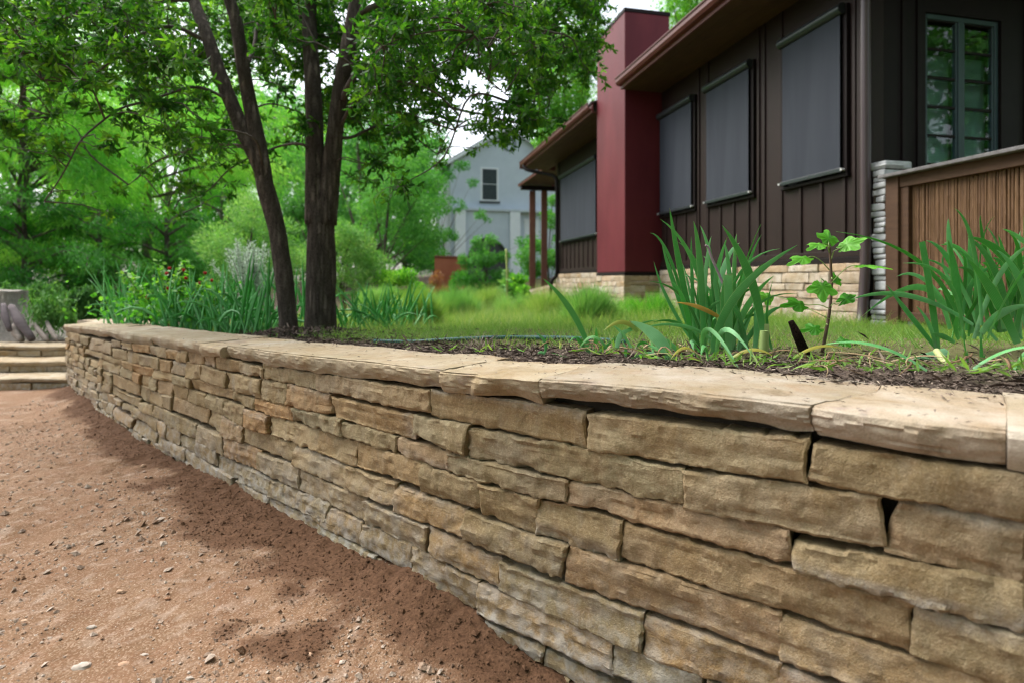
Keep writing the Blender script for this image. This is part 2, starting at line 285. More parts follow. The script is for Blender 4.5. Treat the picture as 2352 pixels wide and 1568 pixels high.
STONES = '''8759 575 8621 574 8621 506 8759 501
8604 573 8136 579 8185 507 8594 503
8122 576 7669 585 7669 523 8146 506
7648 584 7142 598 7142 509 7669 492
7132 595 6833 603 6842 520 7132 510
6817 629 6607 630 6607 593 6817 583
6595 628 6337 640 6331 598 6597 593
6317 638 6005 644 6005 606 6317 596
5997 643 5747 647 5747 597 5997 603
5740 642 5592 647 5592 601 5740 597
5582 658 5427 664 5434 599 5587 594
5414 665 5224 672 5231 607 5420 601
5206 669 5076 667 5087 605 5212 609
5068 663 4790 653 4801 607 5064 602
4780 647 4557 647 4557 607 4780 606
4556 663 4099 666 4101 606 4548 608
4089 667 3385 685 3383 618 4085 606
3372 689 2792 702 2776 609 3377 612
2764 698 2231 715 2239 630 2762 609
2213 707 1887 714 1887 639 2225 638
6833 572 6460 580 6460 509 6833 513
6454 578 6177 576 6177 520 6450 507
6168 576 5853 578 5853 517 6168 519
5843 574 5660 578 5667 518 5846 515
5653 578 5453 578 5460 520 5653 517
5440 596 5251 595 5255 523 5440 514
5245 593 4954 583 4960 511 5248 519
4936 584 4591 588 4598 503 4927 510
4573 588 4359 593 4362 504 4576 501
4332 592 3999 591 3987 521 4336 505
3978 586 3471 590 3471 514 3943 512
3461 591 3206 596 3220 506 3461 534
3204 590 2505 598 2503 519 3213 505
2498 595 2105 624 2094 530 2495 514
2067 621 1887 629 1887 522 2087 526
7839 480 7193 500 7211 459 7839 442
7176 494 6559 510 6559 470 7176 451
6521 507 6304 507 6298 457 6514 461
6292 503 5951 507 5951 463 6292 457
5937 502 5649 505 5646 458 5937 458
5632 501 5394 502 5394 459 5632 461
5387 505 4882 500 4882 465 5387 457
4870 499 4657 490 4657 449 4870 462
4646 489 4304 498 4304 445 4646 444
4291 496 3902 505 3905 446 4286 452
3898 497 3569 496 3575 444 3894 448
3566 494 3286 497 3297 445 3566 447
3293 490 2840 499 2842 446 3295 437
2836 495 2270 510 2262 453 2841 441
2257 490 1887 516 1887 443 2255 443
7159 444 6631 462 6644 401 7159 377
6602 461 6317 455 6317 399 6607 398
6308 449 6168 446 6177 392 6308 392
6150 449 6005 456 6013 389 6159 389
5997 451 5888 446 5900 380 6002 384
5877 446 5656 442 5656 374 5885 378
5644 451 5430 441 5436 375 5644 373
5418 442 5206 436 5212 371 5418 378
5193 444 4975 439 4975 364 5197 378
4969 440 4736 436 4770 343 4969 364
4725 427 4511 427 4509 352 4731 347
4499 429 3814 430 3813 345 4489 353
3803 427 3425 432 3431 357 3803 344
3421 427 3156 425 3148 346 3425 346
3151 423 2934 426 2947 330 3141 338
2941 421 2671 429 2682 328 2942 329
2667 420 2052 433 2053 340 2669 338
2044 424 1887 432 1887 328 2047 338
6827 386 6195 386 6204 304 6817 304
6186 380 6000 377 6022 291 6186 303
5994 366 5785 368 5788 290 6002 293
5776 366 5646 369 5653 298 5776 295
5623 370 5166 362 5173 294 5639 301
5161 360 4996 357 5002 259 5166 292
4990 352 4767 335 4770 264 4997 258
4755 337 4273 336 4286 262 4755 266
4273 333 3880 327 3887 241 4280 254
3873 325 3573 326 3573 258 3873 240
3570 323 3222 323 3227 243 3568 241
3217 320 2840 315 2855 233 3221 240
2835 317 2287 324 2292 232 2837 222
2287 314 1887 329 1887 264 2285 226
6880 288 6195 285 6195 229 6858 236
6177 262 5968 273 5972 216 6182 225
5945 273 5758 279 5758 204 5953 216
5745 278 5305 259 5311 181 5745 202
5294 256 4993 248 4981 154 5294 178
4984 246 4591 251 4625 159 4977 152
4610 236 4239 244 4239 155 4607 160
4230 232 3752 225 3758 150 4227 153
3746 222 3393 224 3408 144 3748 143
3386 222 3076 205 3078 125 3376 140
3071 202 2613 205 2620 114 3071 123
2604 204 2291 211 2296 127 2606 115
2288 205 1887 213 1887 148 2288 118
6578 206 6327 226 6317 186 6590 165
6304 211 5888 201 5896 129 6304 179
5877 193 5725 197 5728 117 5881 126
5715 196 5520 185 5541 110 5715 113
5525 162 5314 169 5325 95 5529 105
5311 170 5068 159 5059 92 5320 93
5062 131 4491 138 4509 55 5039 71
4486 135 4373 141 4336 72 4497 60
4366 140 3999 144 4022 70 4332 71
4174 133 3777 129 3782 50 4174 49
3769 125 3475 136 3485 43 3769 54
3471 134 3163 111 3164 24 3471 45
3160 111 2696 113 2699 31 3155 31
2691 102 2469 116 2451 49 2692 33
6765 151 6308 135 6343 73 6765 90
6294 131 5892 123 5908 50 6294 75
5758 96 5462 96 5462 30 5758 38
5452 94 4882 56 4882 4 5444 28
4871 45 4509 47 4519 -23 4865 2
4501 49 4014 46 4046 -14 4499 -25
4075 40 3680 33 3697 -36 4075 -31
3678 28 3384 15 3390 -26 3676 -28
3379 11 2912 4 2918 -33 3376 -24
2906 0 2654 -12 2663 -53 2907 -42
5758 28 5270 21 5270 -35 5758 -42
5250 8 4975 -8 4975 -73 5243 -41
4969 -13 4810 -17 4810 -68 4967 -70
8875 501 8663 509 8668 457 8879 454
8235 459 7985 465 7985 409 8232 408
8401 453 8240 461 8240 407 8404 406
8710 450 8409 455 8412 407 8717 398
8877 446 8725 446 8728 401 8883 396
7648 409 7357 417 7360 361 7649 357
7863 404 7655 413 7655 360 7869 355
8140 397 7875 402 7874 354 8143 350
8322 396 8148 401 8148 349 8319 346
8611 389 8332 401 8325 347 8611 339
8876 384 8619 392 8619 339 8879 341
7708 348 7480 354 7473 298 7708 302
7947 346 7717 355 7715 298 7947 295
8219 340 7955 343 7953 295 8217 291
8478 336 8225 342 8223 291 8479 287
8663 338 8483 336 8484 289 8656 284
8875 335 8670 332 8669 280 8876 286
7641 292 7310 289 7309 241 7638 233
7876 282 7647 292 7648 239 7882 234
8115 283 7888 287 7887 233 8119 230
8350 276 8125 280 8124 233 8353 236
8618 278 8362 278 8364 227 8612 228
8881 272 8625 280 8625 226 8881 224
7735 226 7446 233 7450 177 7731 177
7990 225 7744 226 7741 169 7987 177
8202 220 7999 225 7994 175 8204 173
8403 221 8211 221 8211 174 8397 173
8575 221 8406 216 8407 172 8572 170
8877 214 8583 219 8578 165 8877 170
7545 173 7303 173 7303 119 7543 114
7723 173 7544 171 7552 115 7723 117
7942 165 7733 171 7730 115 7944 116
8207 164 7948 164 7951 115 8207 114
8387 158 8215 165 8217 110 8384 112
8569 163 8392 161 8392 114 8572 113
8729 161 8576 162 8579 109 8729 109
8884 158 8738 153 8738 109 8875 111
7612 104 7367 112 7361 52 7613 55
7940 105 7619 110 7620 59 7944 56
8146 106 7946 108 7949 58 8143 55
8448 103 8150 105 8150 54 8444 53
8669 102 8451 105 8449 51 8670 53
8876 99 8679 105 8678 52 8879 49
7532 47 7260 51 7267 -7 7532 -5
7862 50 7538 50 7539 -7 7866 -4
8104 44 7870 49 7875 -6 8108 -8
8428 47 8107 37 8110 -3 8422 -7
8623 45 8433 46 8432 -8 8626 -7
8884 42 8627 43 8634 -3 8880 -8
1878 721 1606 714 1606 656 1878 652
1878 647 1602 647 1604 593 1876 586
1764 590 1605 583 1601 519 1771 525
1868 584 1790 588 1787 516 1866 511
8876 575 8775 575 8778 523 8881 523
1765 517 1604 519 1601 455 1762 452
1869 517 1785 505 1775 434 1863 436
7885 507 7841 508 7847 481 7887 476
7967 499 7908 498 7905 409 7969 416
8112 499 8042 500 8042 477 8116 476
8310 497 8164 498 8167 470 8309 473
8650 484 8477 489 8476 469 8646 461
1770 447 1604 444 1606 382 1772 384
7345 450 7196 448 7193 393 7349 394
1862 427 1779 428 1788 371 1863 373
7344 395 7179 387 7174 333 7343 330
1765 377 1605 379 1606 301 1768 305
6989 379 6844 373 6843 304 6986 305
1865 366 1778 368 1786 314 1864 310
7158 367 7003 368 7002 296 7157 289
7460 345 7364 348 7361 307 7458 303
7297 324 7174 325 7175 268 7299 270
1867 307 1786 306 1787 241 1866 240
1768 299 1599 302 1602 230 1763 229
6987 291 6893 296 6898 236 6988 234
7159 288 7003 290 7002 221 7159 221
7299 267 7172 272 7178 193 7301 195
2010 245 1882 244 1886 221 2002 226
1867 235 1780 234 1785 183 1868 181
1770 228 1604 230 1604 160 1771 155
6991 226 6789 226 6783 156 6986 157
7418 224 7319 232 7314 180 7431 181
6766 219 6598 215 6594 184 6762 184
7157 217 7005 217 7003 154 7160 160
7281 185 7172 183 7176 125 7289 125
1864 176 1780 179 1784 101 1867 102
6355 183 6293 176 6292 141 6355 140
6272 162 6229 163 6235 149 6274 145
6984 156 6788 155 6789 86 6989 80
1770 144 1605 144 1602 70 1764 72
7154 149 7004 148 7003 81 7160 85
1955 136 1887 140 1882 84 1957 83
2064 123 1971 127 1976 49 2061 48
2178 115 2081 117 2077 55 2175 53
2342 115 2303 120 2303 62 2341 61
7288 114 7174 117 7173 61 7287 66
2281 110 2195 107 2191 54 2290 58
2441 107 2360 104 2363 53 2448 55
5876 107 5770 109 5777 45 5874 58
7342 109 7300 108 7307 62 7350 63
1871 98 1782 96 1785 33 1866 30
1953 75 1886 77 1884 10 1952 13
6798 83 6623 74 6624 16 6798 13
6998 71 6813 77 6818 2 6996 3
7154 80 7012 79 7014 3 7159 3
1769 70 1606 73 1606 10 1769 3
6328 70 6268 68 6265 12 6328 14
6603 64 6427 66 6424 15 6603 13
2348 53 2302 57 2304 -9 2346 -7
6250 55 6126 56 6128 -16 6245 -18
6410 57 6347 55 6348 -5 6408 -6
7248 59 7167 55 7175 -21 7244 -21
2137 48 1976 45 1969 -17 2139 -24
2288 44 2156 47 2154 -16 2283 -21
2437 51 2365 48 2365 -4 2445 -9
5899 46 5773 50 5773 -30 5893 -26
6112 45 6020 52 6018 -15 6118 -17
2512 38 2452 36 2447 -11 2518 -16
5996 36 5914 40 5913 -35 5995 -33
1870 26 1786 29 1781 -25 1868 -23
2635 23 2531 24 2535 -50 2633 -50
1955 9 1889 12 1886 -94 1960 -92
6323 0 6265 2 6264 -50 6325 -49
6796 11 6426 6 6425 -45 6799 -49
1765 3 1603 -9 1599 -99 1770 -94
6974 -2 6812 -2 6813 -94 6971 -93
7154 -4 6994 -3 6991 -100 7159 -97
2443 -21 2304 -11 2300 -98 2434 -100
4796 -14 4756 -9 4753 -94 4794 -100
6406 -12 6342 -17 6348 -99 6403 -98
8222 -12 8121 -20 8127 -100 8227 -95
2146 -16 1970 -21 1971 -98 2150 -97
2290 -25 2163 -20 2169 -93 2287 -100
2515 -21 2457 -21 2453 -99 2510 -91
4735 -23 4640 -21 4644 -92 4737 -97
6246 -19 6014 -20 6010 -90 6243 -100
7392 -22 7175 -22 7175 -93 7398 -98
7688 -25 7414 -21 7415 -100 7682 -97
7887 -23 7701 -27 7701 -100 7890 -90
8103 -24 7904 -21 7904 -99 8106 -96
8525 -23 8243 -20 8239 -98 8520 -99
8879 -23 8543 -25 8542 -99 8880 -89
1868 -30 1778 -32 1783 -93 1869 -100
3373 -39 3253 -31 3252 -96 3378 -98
4412 -30 4090 -31 4094 -101 4403 -97
4628 -33 4529 -31 4536 -95 4627 -96
5891 -33 5774 -36 5772 -94 5895 -100
3117 -44 2927 -43 2928 -91 3122 -102
3231 -42 3135 -44 3136 -99 3232 -100
3688 -45 3393 -46 3392 -105 3682 -94
4071 -44 3865 -42 3859 -97 4076 -102
4514 -47 4424 -41 4425 -97 4521 -96
5997 -47 5917 -42 5916 -99 5996 -97
2645 -49 2536 -56 2537 -97 2652 -93
2907 -58 2830 -53 2827 -96 2902 -95
3841 -59 3702 -48 3705 -98 3844 -98
5444 -55 5182 -47 5183 -99 5445 -102
5761 -54 5458 -52 5462 -102 5758 -92
6327 -48 6260 -59 6265 -101 6327 -99
6669 -57 6423 -53 6428 -97 6664 -99
6793 -48 6686 -56 6685 -96 6793 -96
2811 -61 2661 -61 2665 -98 2809 -99
5168 -69 5115 -64 5114 -98 5167 -98
5098 -69 5039 -79 5042 -90 5092 -99
1600 720 800 720 800 643 1600 643
790 720 0 720 0 643 790 643
1600 631 800 631 800 555 1600 555
790 631 0 631 0 555 790 555
1600 543 800 543 800 466 1600 466
790 543 0 543 0 466 790 466
1600 454 800 454 800 378 1600 378
790 454 0 454 0 378 790 378
1600 366 800 366 800 289 1600 289
790 366 0 366 0 289 790 289
1600 277 800 277 800 201 1600 201
790 277 0 277 0 201 790 201
1600 189 800 189 800 112 1600 112
790 189 0 189 0 112 790 112'''

# ---------------------------------------------------------------- the line of the retaining wall (plan of its front face)
CTRL = [(2.4,-.15),(1.5,.54),(.90,.997),(.257,1.493),(-.23,1.867),(-1.46,2.9),(-2.56,3.8),(-3.11,4.31),(-4.39,5.56)]
WP = np.array([[p.x, p.y] for p in spline([(a, b, 0) for a, b in CTRL], 120)])
WS = np.concatenate([[0], np.cumsum(np.linalg.norm(np.diff(WP, axis=0), axis=1))]); SEND = WS[-1]
WT = np.gradient(WP, axis=0); WT /= np.linalg.norm(WT, axis=1)[:, None]
WN = np.stack([-WT[:, 1], WT[:, 0]], 1)*np.sign((-WT[0, 1])*(-1)+WT[0, 0]*(-1))   # outward normal, path side
def wall_pt(s, out):
    s = np.asarray(s, float); x = np.interp(s, WS, WP[:, 0]); y = np.interp(s, WS, WP[:, 1])
    nx = np.interp(s, WS, WN[:, 0]); ny = np.interp(s, WS, WN[:, 1])
    e = np.clip(s-SEND, 0, None)+np.clip(s, None, 0); x = x+np.where(s > SEND, WT[-1, 0], WT[0, 0])*e; y = y+np.where(s > SEND, WT[-1, 1], WT[0, 1])*e
    return x+nx*out, y+ny*out
def tz(s): return np.interp(s, [0, 1.9, 2.57, 2.92, 3.31, 4.93, 6.34, 7.1, 8.88], [.8, .798, .798, .784, .768, .728, .715, .698, .633])
def wall_dist(X, Y):               # signed distance from the front face; positive on the garden side
    sh = X.shape; X = X.ravel(); Y = Y.ravel(); out = np.empty(len(X)); ss = np.empty(len(X)); Pq = WP[::6]; Nq = WN[::6]; Sq = WS[::6]
    for a in range(0, len(X), 20000):
        dx = X[a:a+20000, None]-Pq[:, 0]; dy = Y[a:a+20000, None]-Pq[:, 1]; d2 = dx*dx+dy*dy; i = d2.argmin(1); j = np.arange(len(i))
        sg = -(dx[j, i]*Nq[i, 0]+dy[j, i]*Nq[i, 1]); out[a:a+20000] = np.where(sg > 0, 1, -1)*np.sqrt(d2[j, i]); ss[a:a+20000] = Sq[i]
    return out.reshape(sh), ss.reshape(sh)
def sstep(a, b, x): t = np.clip((x-a)/(b-a), 0, 1); return t*t*(3-2*t)
def yard_z(X, Y):                  # garden ground behind the wall, falls gently away from the camera then climbs
    X = np.asarray(X, float); Y = np.asarray(Y, float)
    z = EYE-.285-.046*(np.minimum(Y, 22)-2)+.028*np.minimum(X, 0)+.01*np.clip(X, 0, 3)
    z = z+1.4*sstep(23, 34, Y)+.9*sstep(34, 80, Y)+fb2(X*.5, Y*.5)*.03+fb2(X*3, Y*3)*.012
    terr = sstep(-4.75, -5.1, X)*(1-sstep(11, 16, Y)); z = z*(1-terr)+(.335+.02*fb2(X*2, Y*2))*terr
    return z

# ---------------------------------------------------------------- ground: path and garden
def axis(dense0, dense1, step, lo, hi, g=1.13):
    a = list(np.arange(dense0, dense1, step)); d = step; x = a[-1]
    while x < hi: d *= g; x += d; a.append(x)
    d = step; x = a[0]; b = []
    while x > lo: d *= g; x -= d; b.append(x)
    return np.array(b[::-1]+a)
xs = axis(-5.6, 3.6, .05, -260, 260); ys = axis(-.8, 7.0, .05, -60, 420)
X, Y = np.meshgrid(xs, ys, indexing='ij'); D, S_ = wall_dist(X, Y)
Z = yard_z(X, Y); top = np.interp(S_, WS, tz(WS))
nearb = sstep(1.0, .3, D); Z = Z*(1-nearb)+np.minimum(Z, top-.02+.012*fb2(X*9, Y*9))*nearb
front = (D < .2) & (Y < 5.62); terr = (Y > 6.45) | (D > .2)
Z = np.where(front, -.06, Z); Z = np.where((X < -4.6) & (Y >= 5.55) & (Y < 6.5), .02, Z)
lx = -4.36-.306*(Y-5.57); lf = (X < lx+.12) & (Y > 5.55) & (Y < 9); Z = np.where(lf & (Y >= 6.45), np.minimum(Z, .335+.02*fb2(X*2, Y*2)), np.where(lf, .02, Z))
Z = np.where((Y < -1.5) | ((X < -6) & (Y < 6.4)), np.minimum(Z, -.06), Z)
k = NT('garden_ground'); c = k.coord('Object'); mu = k.attr('mulch')
n1 = k.noise(c, 1.3, 5); n2 = k.noise(c, 30, 5, .7); n3 = k.noise(c, 7, 4)
gr = k.mix(k.ramp(n1, stepramp(.35, .65)), (.075, .1, .03), (.15, .15, .06)); gr = k.mix(k.ramp(n2, stepramp(.35, .7)), gr, (.09, .07, .04))
mc = k.mix(k.ramp(n2, stepramp(.3, .7)), (.03, .022, .018), (.15, .115, .09)); mc = k.mix(k.ramp(n3, stepramp(.5, .7)), mc, (.09, .06, .045))
k.pbr(k.mix(k.ramp(k.math('ADD', mu, k.math('MULTIPLY', k.math('SUBTRACT', n3, .5), .8)), stepramp(.3, .7)), gr, mc), .97, k.bump(n2, .9, .02), .1)
mul = np.clip(1.25-np.clip(D-.3, 0, 9)/.62, 0, 1)+np.where(X < -4.7, .8, 0)+.9*np.exp(-((X+1.6)**2+(Y-4.4)**2)/.5)
tag(mesh_obj('ground', np.stack([X, Y, Z], -1).reshape(-1, 3), grid_faces(len(xs), len(ys)), k.m, attrs={'mulch': np.clip(mul, 0, 1).ravel()}, origin=(0, 0, 0)), kind='structure')

def path_z(X, Y, D, S):
    low = -.075*sstep(3.5, 2.75, S)*np.exp(-np.clip(-D, 0, 9)/.35)
    z = fb2(X*1.2, Y*1.2)*.010+fb2(X*6, Y*6)*.006+np.maximum(0, fb2(X*17+3, Y*17)-.15)*.007
    bank = np.exp(-np.clip(-D, 0, 9)/.13)*(.045+.03*vn2(X*2.2+4, Y*2.2))
    rough = np.exp(-np.clip(-D-.05, 0, 9)/.35)*(fb2(X*22, Y*22)*.008)
    bank = bank*(1-.75*sstep(3.4, 2.8, S)); z = z+low
    return z+np.clip(bank, 0, .09)+rough+fb2(X*30, Y*30, 2)*.0025
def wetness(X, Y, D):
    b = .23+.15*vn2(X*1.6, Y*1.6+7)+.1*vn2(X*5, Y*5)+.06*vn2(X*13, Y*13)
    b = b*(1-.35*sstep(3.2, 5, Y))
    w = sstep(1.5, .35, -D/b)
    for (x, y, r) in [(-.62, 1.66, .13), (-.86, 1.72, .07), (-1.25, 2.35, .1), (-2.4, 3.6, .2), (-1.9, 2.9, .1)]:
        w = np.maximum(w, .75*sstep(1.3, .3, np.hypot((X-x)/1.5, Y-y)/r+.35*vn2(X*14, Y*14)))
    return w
xs = axis(-3.6, .9, .017, -14, 3.2, 1.10); ys = axis(1.15, 4.0, .017, -3, 5.9, 1.06)
X, Y = np.meshgrid(xs, ys, indexing='ij'); D, S_ = wall_dist(X, Y)
Z = np.where(D > .12, -.03, path_z(X, Y, D, S_))
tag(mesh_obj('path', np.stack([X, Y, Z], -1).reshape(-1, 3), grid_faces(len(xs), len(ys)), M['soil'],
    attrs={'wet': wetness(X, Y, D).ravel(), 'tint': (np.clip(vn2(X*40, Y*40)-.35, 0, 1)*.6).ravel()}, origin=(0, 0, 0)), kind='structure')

# ---------------------------------------------------------------- retaining wall: dry-laid stones, coping slabs, core
wall = empty('retaining_wall', (-1.0, 2.6, 0), 'long curved dry-stacked sandstone retaining wall with a projecting flagstone cap beside the red gravel path', 'wall')
def nodes(L, n, e): return np.concatenate([[0, min(e/L, .12)], np.linspace(0, 1, n)[1:-1], [1-min(e/L, .12), 1]])
def build_stone(q, near, parent, name='stone', mat=None, ptfun=wall_pt, depth=.1, rr=.0045, amp=1., lime=(0, 0, 0)):
    tl, tr, br, bl = q; L = abs(tl[0]-tr[0]); H = abs(tl[1]-bl[1]); sd = rng.uniform(0, 99)
    st = .0085 if near == 2 else .017 if near == 1 else .045
    nu = max(5, int(L/st)); nv = max(4, int(H/st))
    u = nodes(max(L, .03), nu, .006); v = nodes(max(H, .03), nv, .006); U, V = np.meshgrid(u, v, indexing='ij')
    s = (tl[0]*(1-U)+tr[0]*U)*(1-V)+(bl[0]*(1-U)+br[0]*U)*V; z = (tl[1]*(1-U)+tr[1]*U)*(1-V)+(bl[1]*(1-U)+br[1]*U)*V
    ed = np.minimum(np.minimum(U, 1-U)*L, np.minimum(V, 1-V)*H)
    base = rng.uniform(-.008, .008)+rng.uniform(-.008, .008)*(U-.5)+rng.uniform(-.008, .008)*(V-.5); wf_ = 1. if near == 2 else .6 if near == 1 else .3
    wob = np.exp(-ed/.02); s = s+wf_*wob*(.004*fb2(z*28+sd, s*9)+.003*vn2(z*90, s*40+sd)); z = z+wf_*wob*(.0035*fb2(s*11+sd, z*6)+.0028*fb2(s*60, z*9+sd))
    r = rr*(1+.6*vn2(s*14+sd, z*14)); t = np.clip(ed/np.maximum(r, .004), 0, 1); rnd = r*(1-np.sqrt(1-(1-t)**2))
    nk = int(3+L/.05); facet = np.full(s.shape, 9.)
    for _ in range(nk):
        s0_, z0_ = s.min()+rng.random()*L, z.min()+rng.random()*H
        facet = np.minimum(facet, .008*rng.random()+rng.normal(0, .06)*(s-s0_)+rng.normal(0, .13)*(z-z0_)+.1*np.abs(s-s0_)*rng.random())
    facet = -np.clip(facet, -.009, .010)+.003
    chipz = np.maximum(0, fb2(s*16+sd, z*20)-.35)*np.exp(-ed/.02)*.02
    facet = facet*.65+chipz+.0022*np.tanh(9*vn2(s*4+sd, z*52+sd*1.7))+.0014*np.tanh(9*vn2(s*26+sd, z*30))
    out = base-rnd+amp*(.0018*fb2(s*9+sd, z*13)+.0022*fb2(s*34, z*60+sd)+.0016*vn2(s*95, z*150+sd)+.0008*vn2(s*210, z*330+sd)-facet)
    x, y = ptfun(s, out); fv = np.stack([x, y, z], -1).reshape(-1, 3); A, B = len(u), len(v); F_ = grid_faces(A, B)
    ring = [i*B for i in range(A)]+[(A-1)*B+j for j in range(1, B)]+[i*B+B-1 for i in range(A-2, -1, -1)]+[j for j in range(B-2, 0, -1)]
    sr = s.ravel()[ring]; zr = z.ravel()[ring]; cs, cz = sr.mean(), zr.mean()
    xb, yb = ptfun(cs+(sr-cs)*.96, np.full(len(ring), -depth)); bv = np.stack([xb, yb, cz+(zr-cz)*.94], -1)
    n0 = len(fv); m = len(ring); sf = np.array([[ring[i], n0+i, n0+(i+1) % m, ring[(i+1) % m]] for i in range(m)])
    Fc = np.vstack([F_, sf]); Fc = Fc[:, ::-1]
    lv = np.clip(lime[0]*sstep(.30, .04, V+.12*vn2(s*9+sd, s*3))+lime[1]*sstep(.55, .85, V+.15*vn2(s*8, s*2+sd))+lime[2]*sstep(.35, .6, vn2(s*16+sd, z*4)), 0, 1).ravel()
    return mesh_obj(name, np.vstack([fv, bv]), Fc, mat or M['stone'], parent, True, sharp=28, fixn=True, attrs={'lime': np.concatenate([lv, np.zeros(len(bv))])})
stones = [np.array([float(v)/1000 for v in l.split()]).reshape(4, 2) for l in STONES.split('\n')]
for q in stones:
    c = q.mean(0); near = 2 if 1.85 < c[0] < 4.9 else 1 if 1.6 < c[0] < 6.4 else 0
    g = np.array([[.0055, .006], [-.0055, .006], [-.0055, -.006], [.0055, -.006]]); q = q+g*(1 if near else .3)
    wide = abs(q[0, 0]-q[1, 0]); lm = (0, 0, 0); u_ = rng.random()
    if u_ < .18: lm = (rng.uniform(.4, .9), 0, 0)
    elif u_ < .30: lm = (0, rng.uniform(.4, .8), 0)
    elif u_ < .38: lm = (0, 0, .7)
    if c[1] < .22 and rng.random() < .35: lm = (.6, .3, .5)
    if abs(c[0]-1.93) < .22 and .40 < c[1] < .50 and wide > .3: lm = (0, 1.6, 0)
    build_stone(q, near, wall, lime=lm)
# core of mortar and rubble behind the face
ss = np.linspace(-.1, SEND, 90); mb = MB(); v = []; f = []
for s in ss:
    xo, yo = wall_pt(s, -.08); xi, yi = wall_pt(s, -.33); h = float(tz(max(s, 0)))-.062
    v += [(xo, yo, -.15), (xo, yo, h), (xi, yi, h), (xi, yi, -.15)]
for i in range(len(ss)-1):
    for a in range(4): f.append((i*4+a, i*4+(a+1) % 4, i*4+4+(a+1) % 4, i*4+4+a))
f += [(0, 1, 2, 3)[::-1], tuple((len(ss)-1)*4+a for a in range(4))]
mb.add(v, f).build('wall_core', M['core'], wall)
def build_slab(s0, s1, fun, ztop, parent, wback, over, th, near, sd, name='coping_stone', skew=(0, 0)):
    L = s1-s0; st = .011 if near == 2 else .03 if near == 1 else .06
    us = np.concatenate([[s0, s0+.004], np.linspace(s0, s1, max(6, int(L/st)))[1:-1], [s1-.004, s1]])
    nf, ntp = (12, 18) if near == 2 else (6, 9) if near == 1 else (4, 6)
    rows = []; pl = [(s0+rng.random()*L, rng.random(), rng.normal(0, .12), rng.normal(0, .014), rng.random()*.013, rng.random()*.16) for _ in range(int(5+L/.05))]
    for s in us:
        e = min(s-s0, s1-s)
        end = -.003*math.exp(-e/.008)
        fo = over+.016*vn2(np.array(s*2.3+sd), np.array(sd))+.009*vn2(np.array(s*9+sd), np.array(.3))+end
        bk = wback+.03*vn2(np.array(s*2.1), np.array(sd+5.))+.01*vn2(np.array(s*11), np.array(sd+2.))+end
        thk = th*(1+.16*vn2(np.array(s*4+sd), np.array(2.2))+.1*vn2(np.array(s*14), np.array(sd)))
        zt = float(ztop(s)); r = []
        for j in range(nf):        # front face, bottom to top
            w = j/(nf-1); hh = (w-1)*thk
            chip = max(-.016, min(.012, min(c_+a_*(s-p_)+b_*(w-q_)+g_*abs(s-p_) for p_, q_, a_, b_, c_, g_ in pl)))-.010+.003*vn2(np.array(s*40), np.array(w*9+sd))+.002*vn2(np.array(s*110), np.array(w*22+sd))
            r.append((fo+chip*(1.25-.25*w)+.010*math.sin(w*math.pi)-.012*(1-w)-.006*(w > .99), zt+hh-(.003 if w > .99 else 0)))
        for j in range(1, ntp):    # top
            w = j/(ntp-1); o = fo-.008-(fo+bk-.008)*w
            lay = .0035*np.sign(vn2(np.array(s*3+sd), np.array(o*9+sd)))*0+.0035*fb2(np.array(s*5+sd), np.array(o*16))+.0012*vn2(np.array(s*30), np.array(o*60+sd))
            r.append((o, zt+lay*min(1, w*5)))
        r += [(-bk-.004, zt-.02), (-bk, zt-thk)]; rows.append(r)
    n = len(rows[0]); V = np.empty((len(us), n, 3))
    for i, s in enumerate(us):
        o = np.array([a for a, _ in rows[i]]); sk = (s-s0)/L
        x, y = fun(np.full(n, s)+(skew[0]*(1-sk)+skew[1]*sk)*np.clip((.03-o)/.3, 0, 1), o); V[i, :, 0] = x; V[i, :, 1] = y; V[i, :, 2] = [b for _, b in rows[i]]
    Fc = [tuple(q) for q in grid_faces(len(us), n)]+[((i)*n+n-1, (i+1)*n+n-1, (i+1)*n, i*n) for i in range(len(us)-1)]
    Fc += [tuple(range(n)), tuple((len(us)-1)*n+j for j in range(n-1, -1, -1))]
    return mesh_obj(name, V.reshape(-1, 3), Fc, M['coping'], parent, True, sharp=26)
cj = [-.1, .7, 1.28, 1.912, 2.238, 2.914, 3.314, 4.928, 5.201, 5.972, 6.55, 7.2, 7.95, 8.88]
cs = [rng.uniform(-.05, .05) for _ in cj]; cs[0] = cs[-1] = 0; cs[4] = -.11; cs[3] = -.02
for i in range(len(cj)-1):
    a, b = cj[i], cj[i+1]; dz = rng.uniform(-.004, .004)
    sl = build_slab(a+.001, b-.001, wall_pt, lambda s, dz=dz: tz(max(s, 0))+dz, wall, .36+rng.uniform(-.015, .03)+(.05 if a < 2.5 else 0), .034+rng.uniform(-.006, .006), [.066, .062, .07][i % 3], 2 if 1.5 < a < 4.9 else 1 if a < 6.5 else 0, 3.7*i+1.3, skew=(cs[i], cs[i+1])); sl.color = {2.238: (.95, .95, 1.0, 1), 1.912: (1.02, .97, .95, 1), 2.914: (1.03, 1.0, .95, 1), 4.928: (1.2, 1.2, 1.22, 1), 1.28: (1, .95, .92, 1)}.get(a, (1, 1, 1, 1))
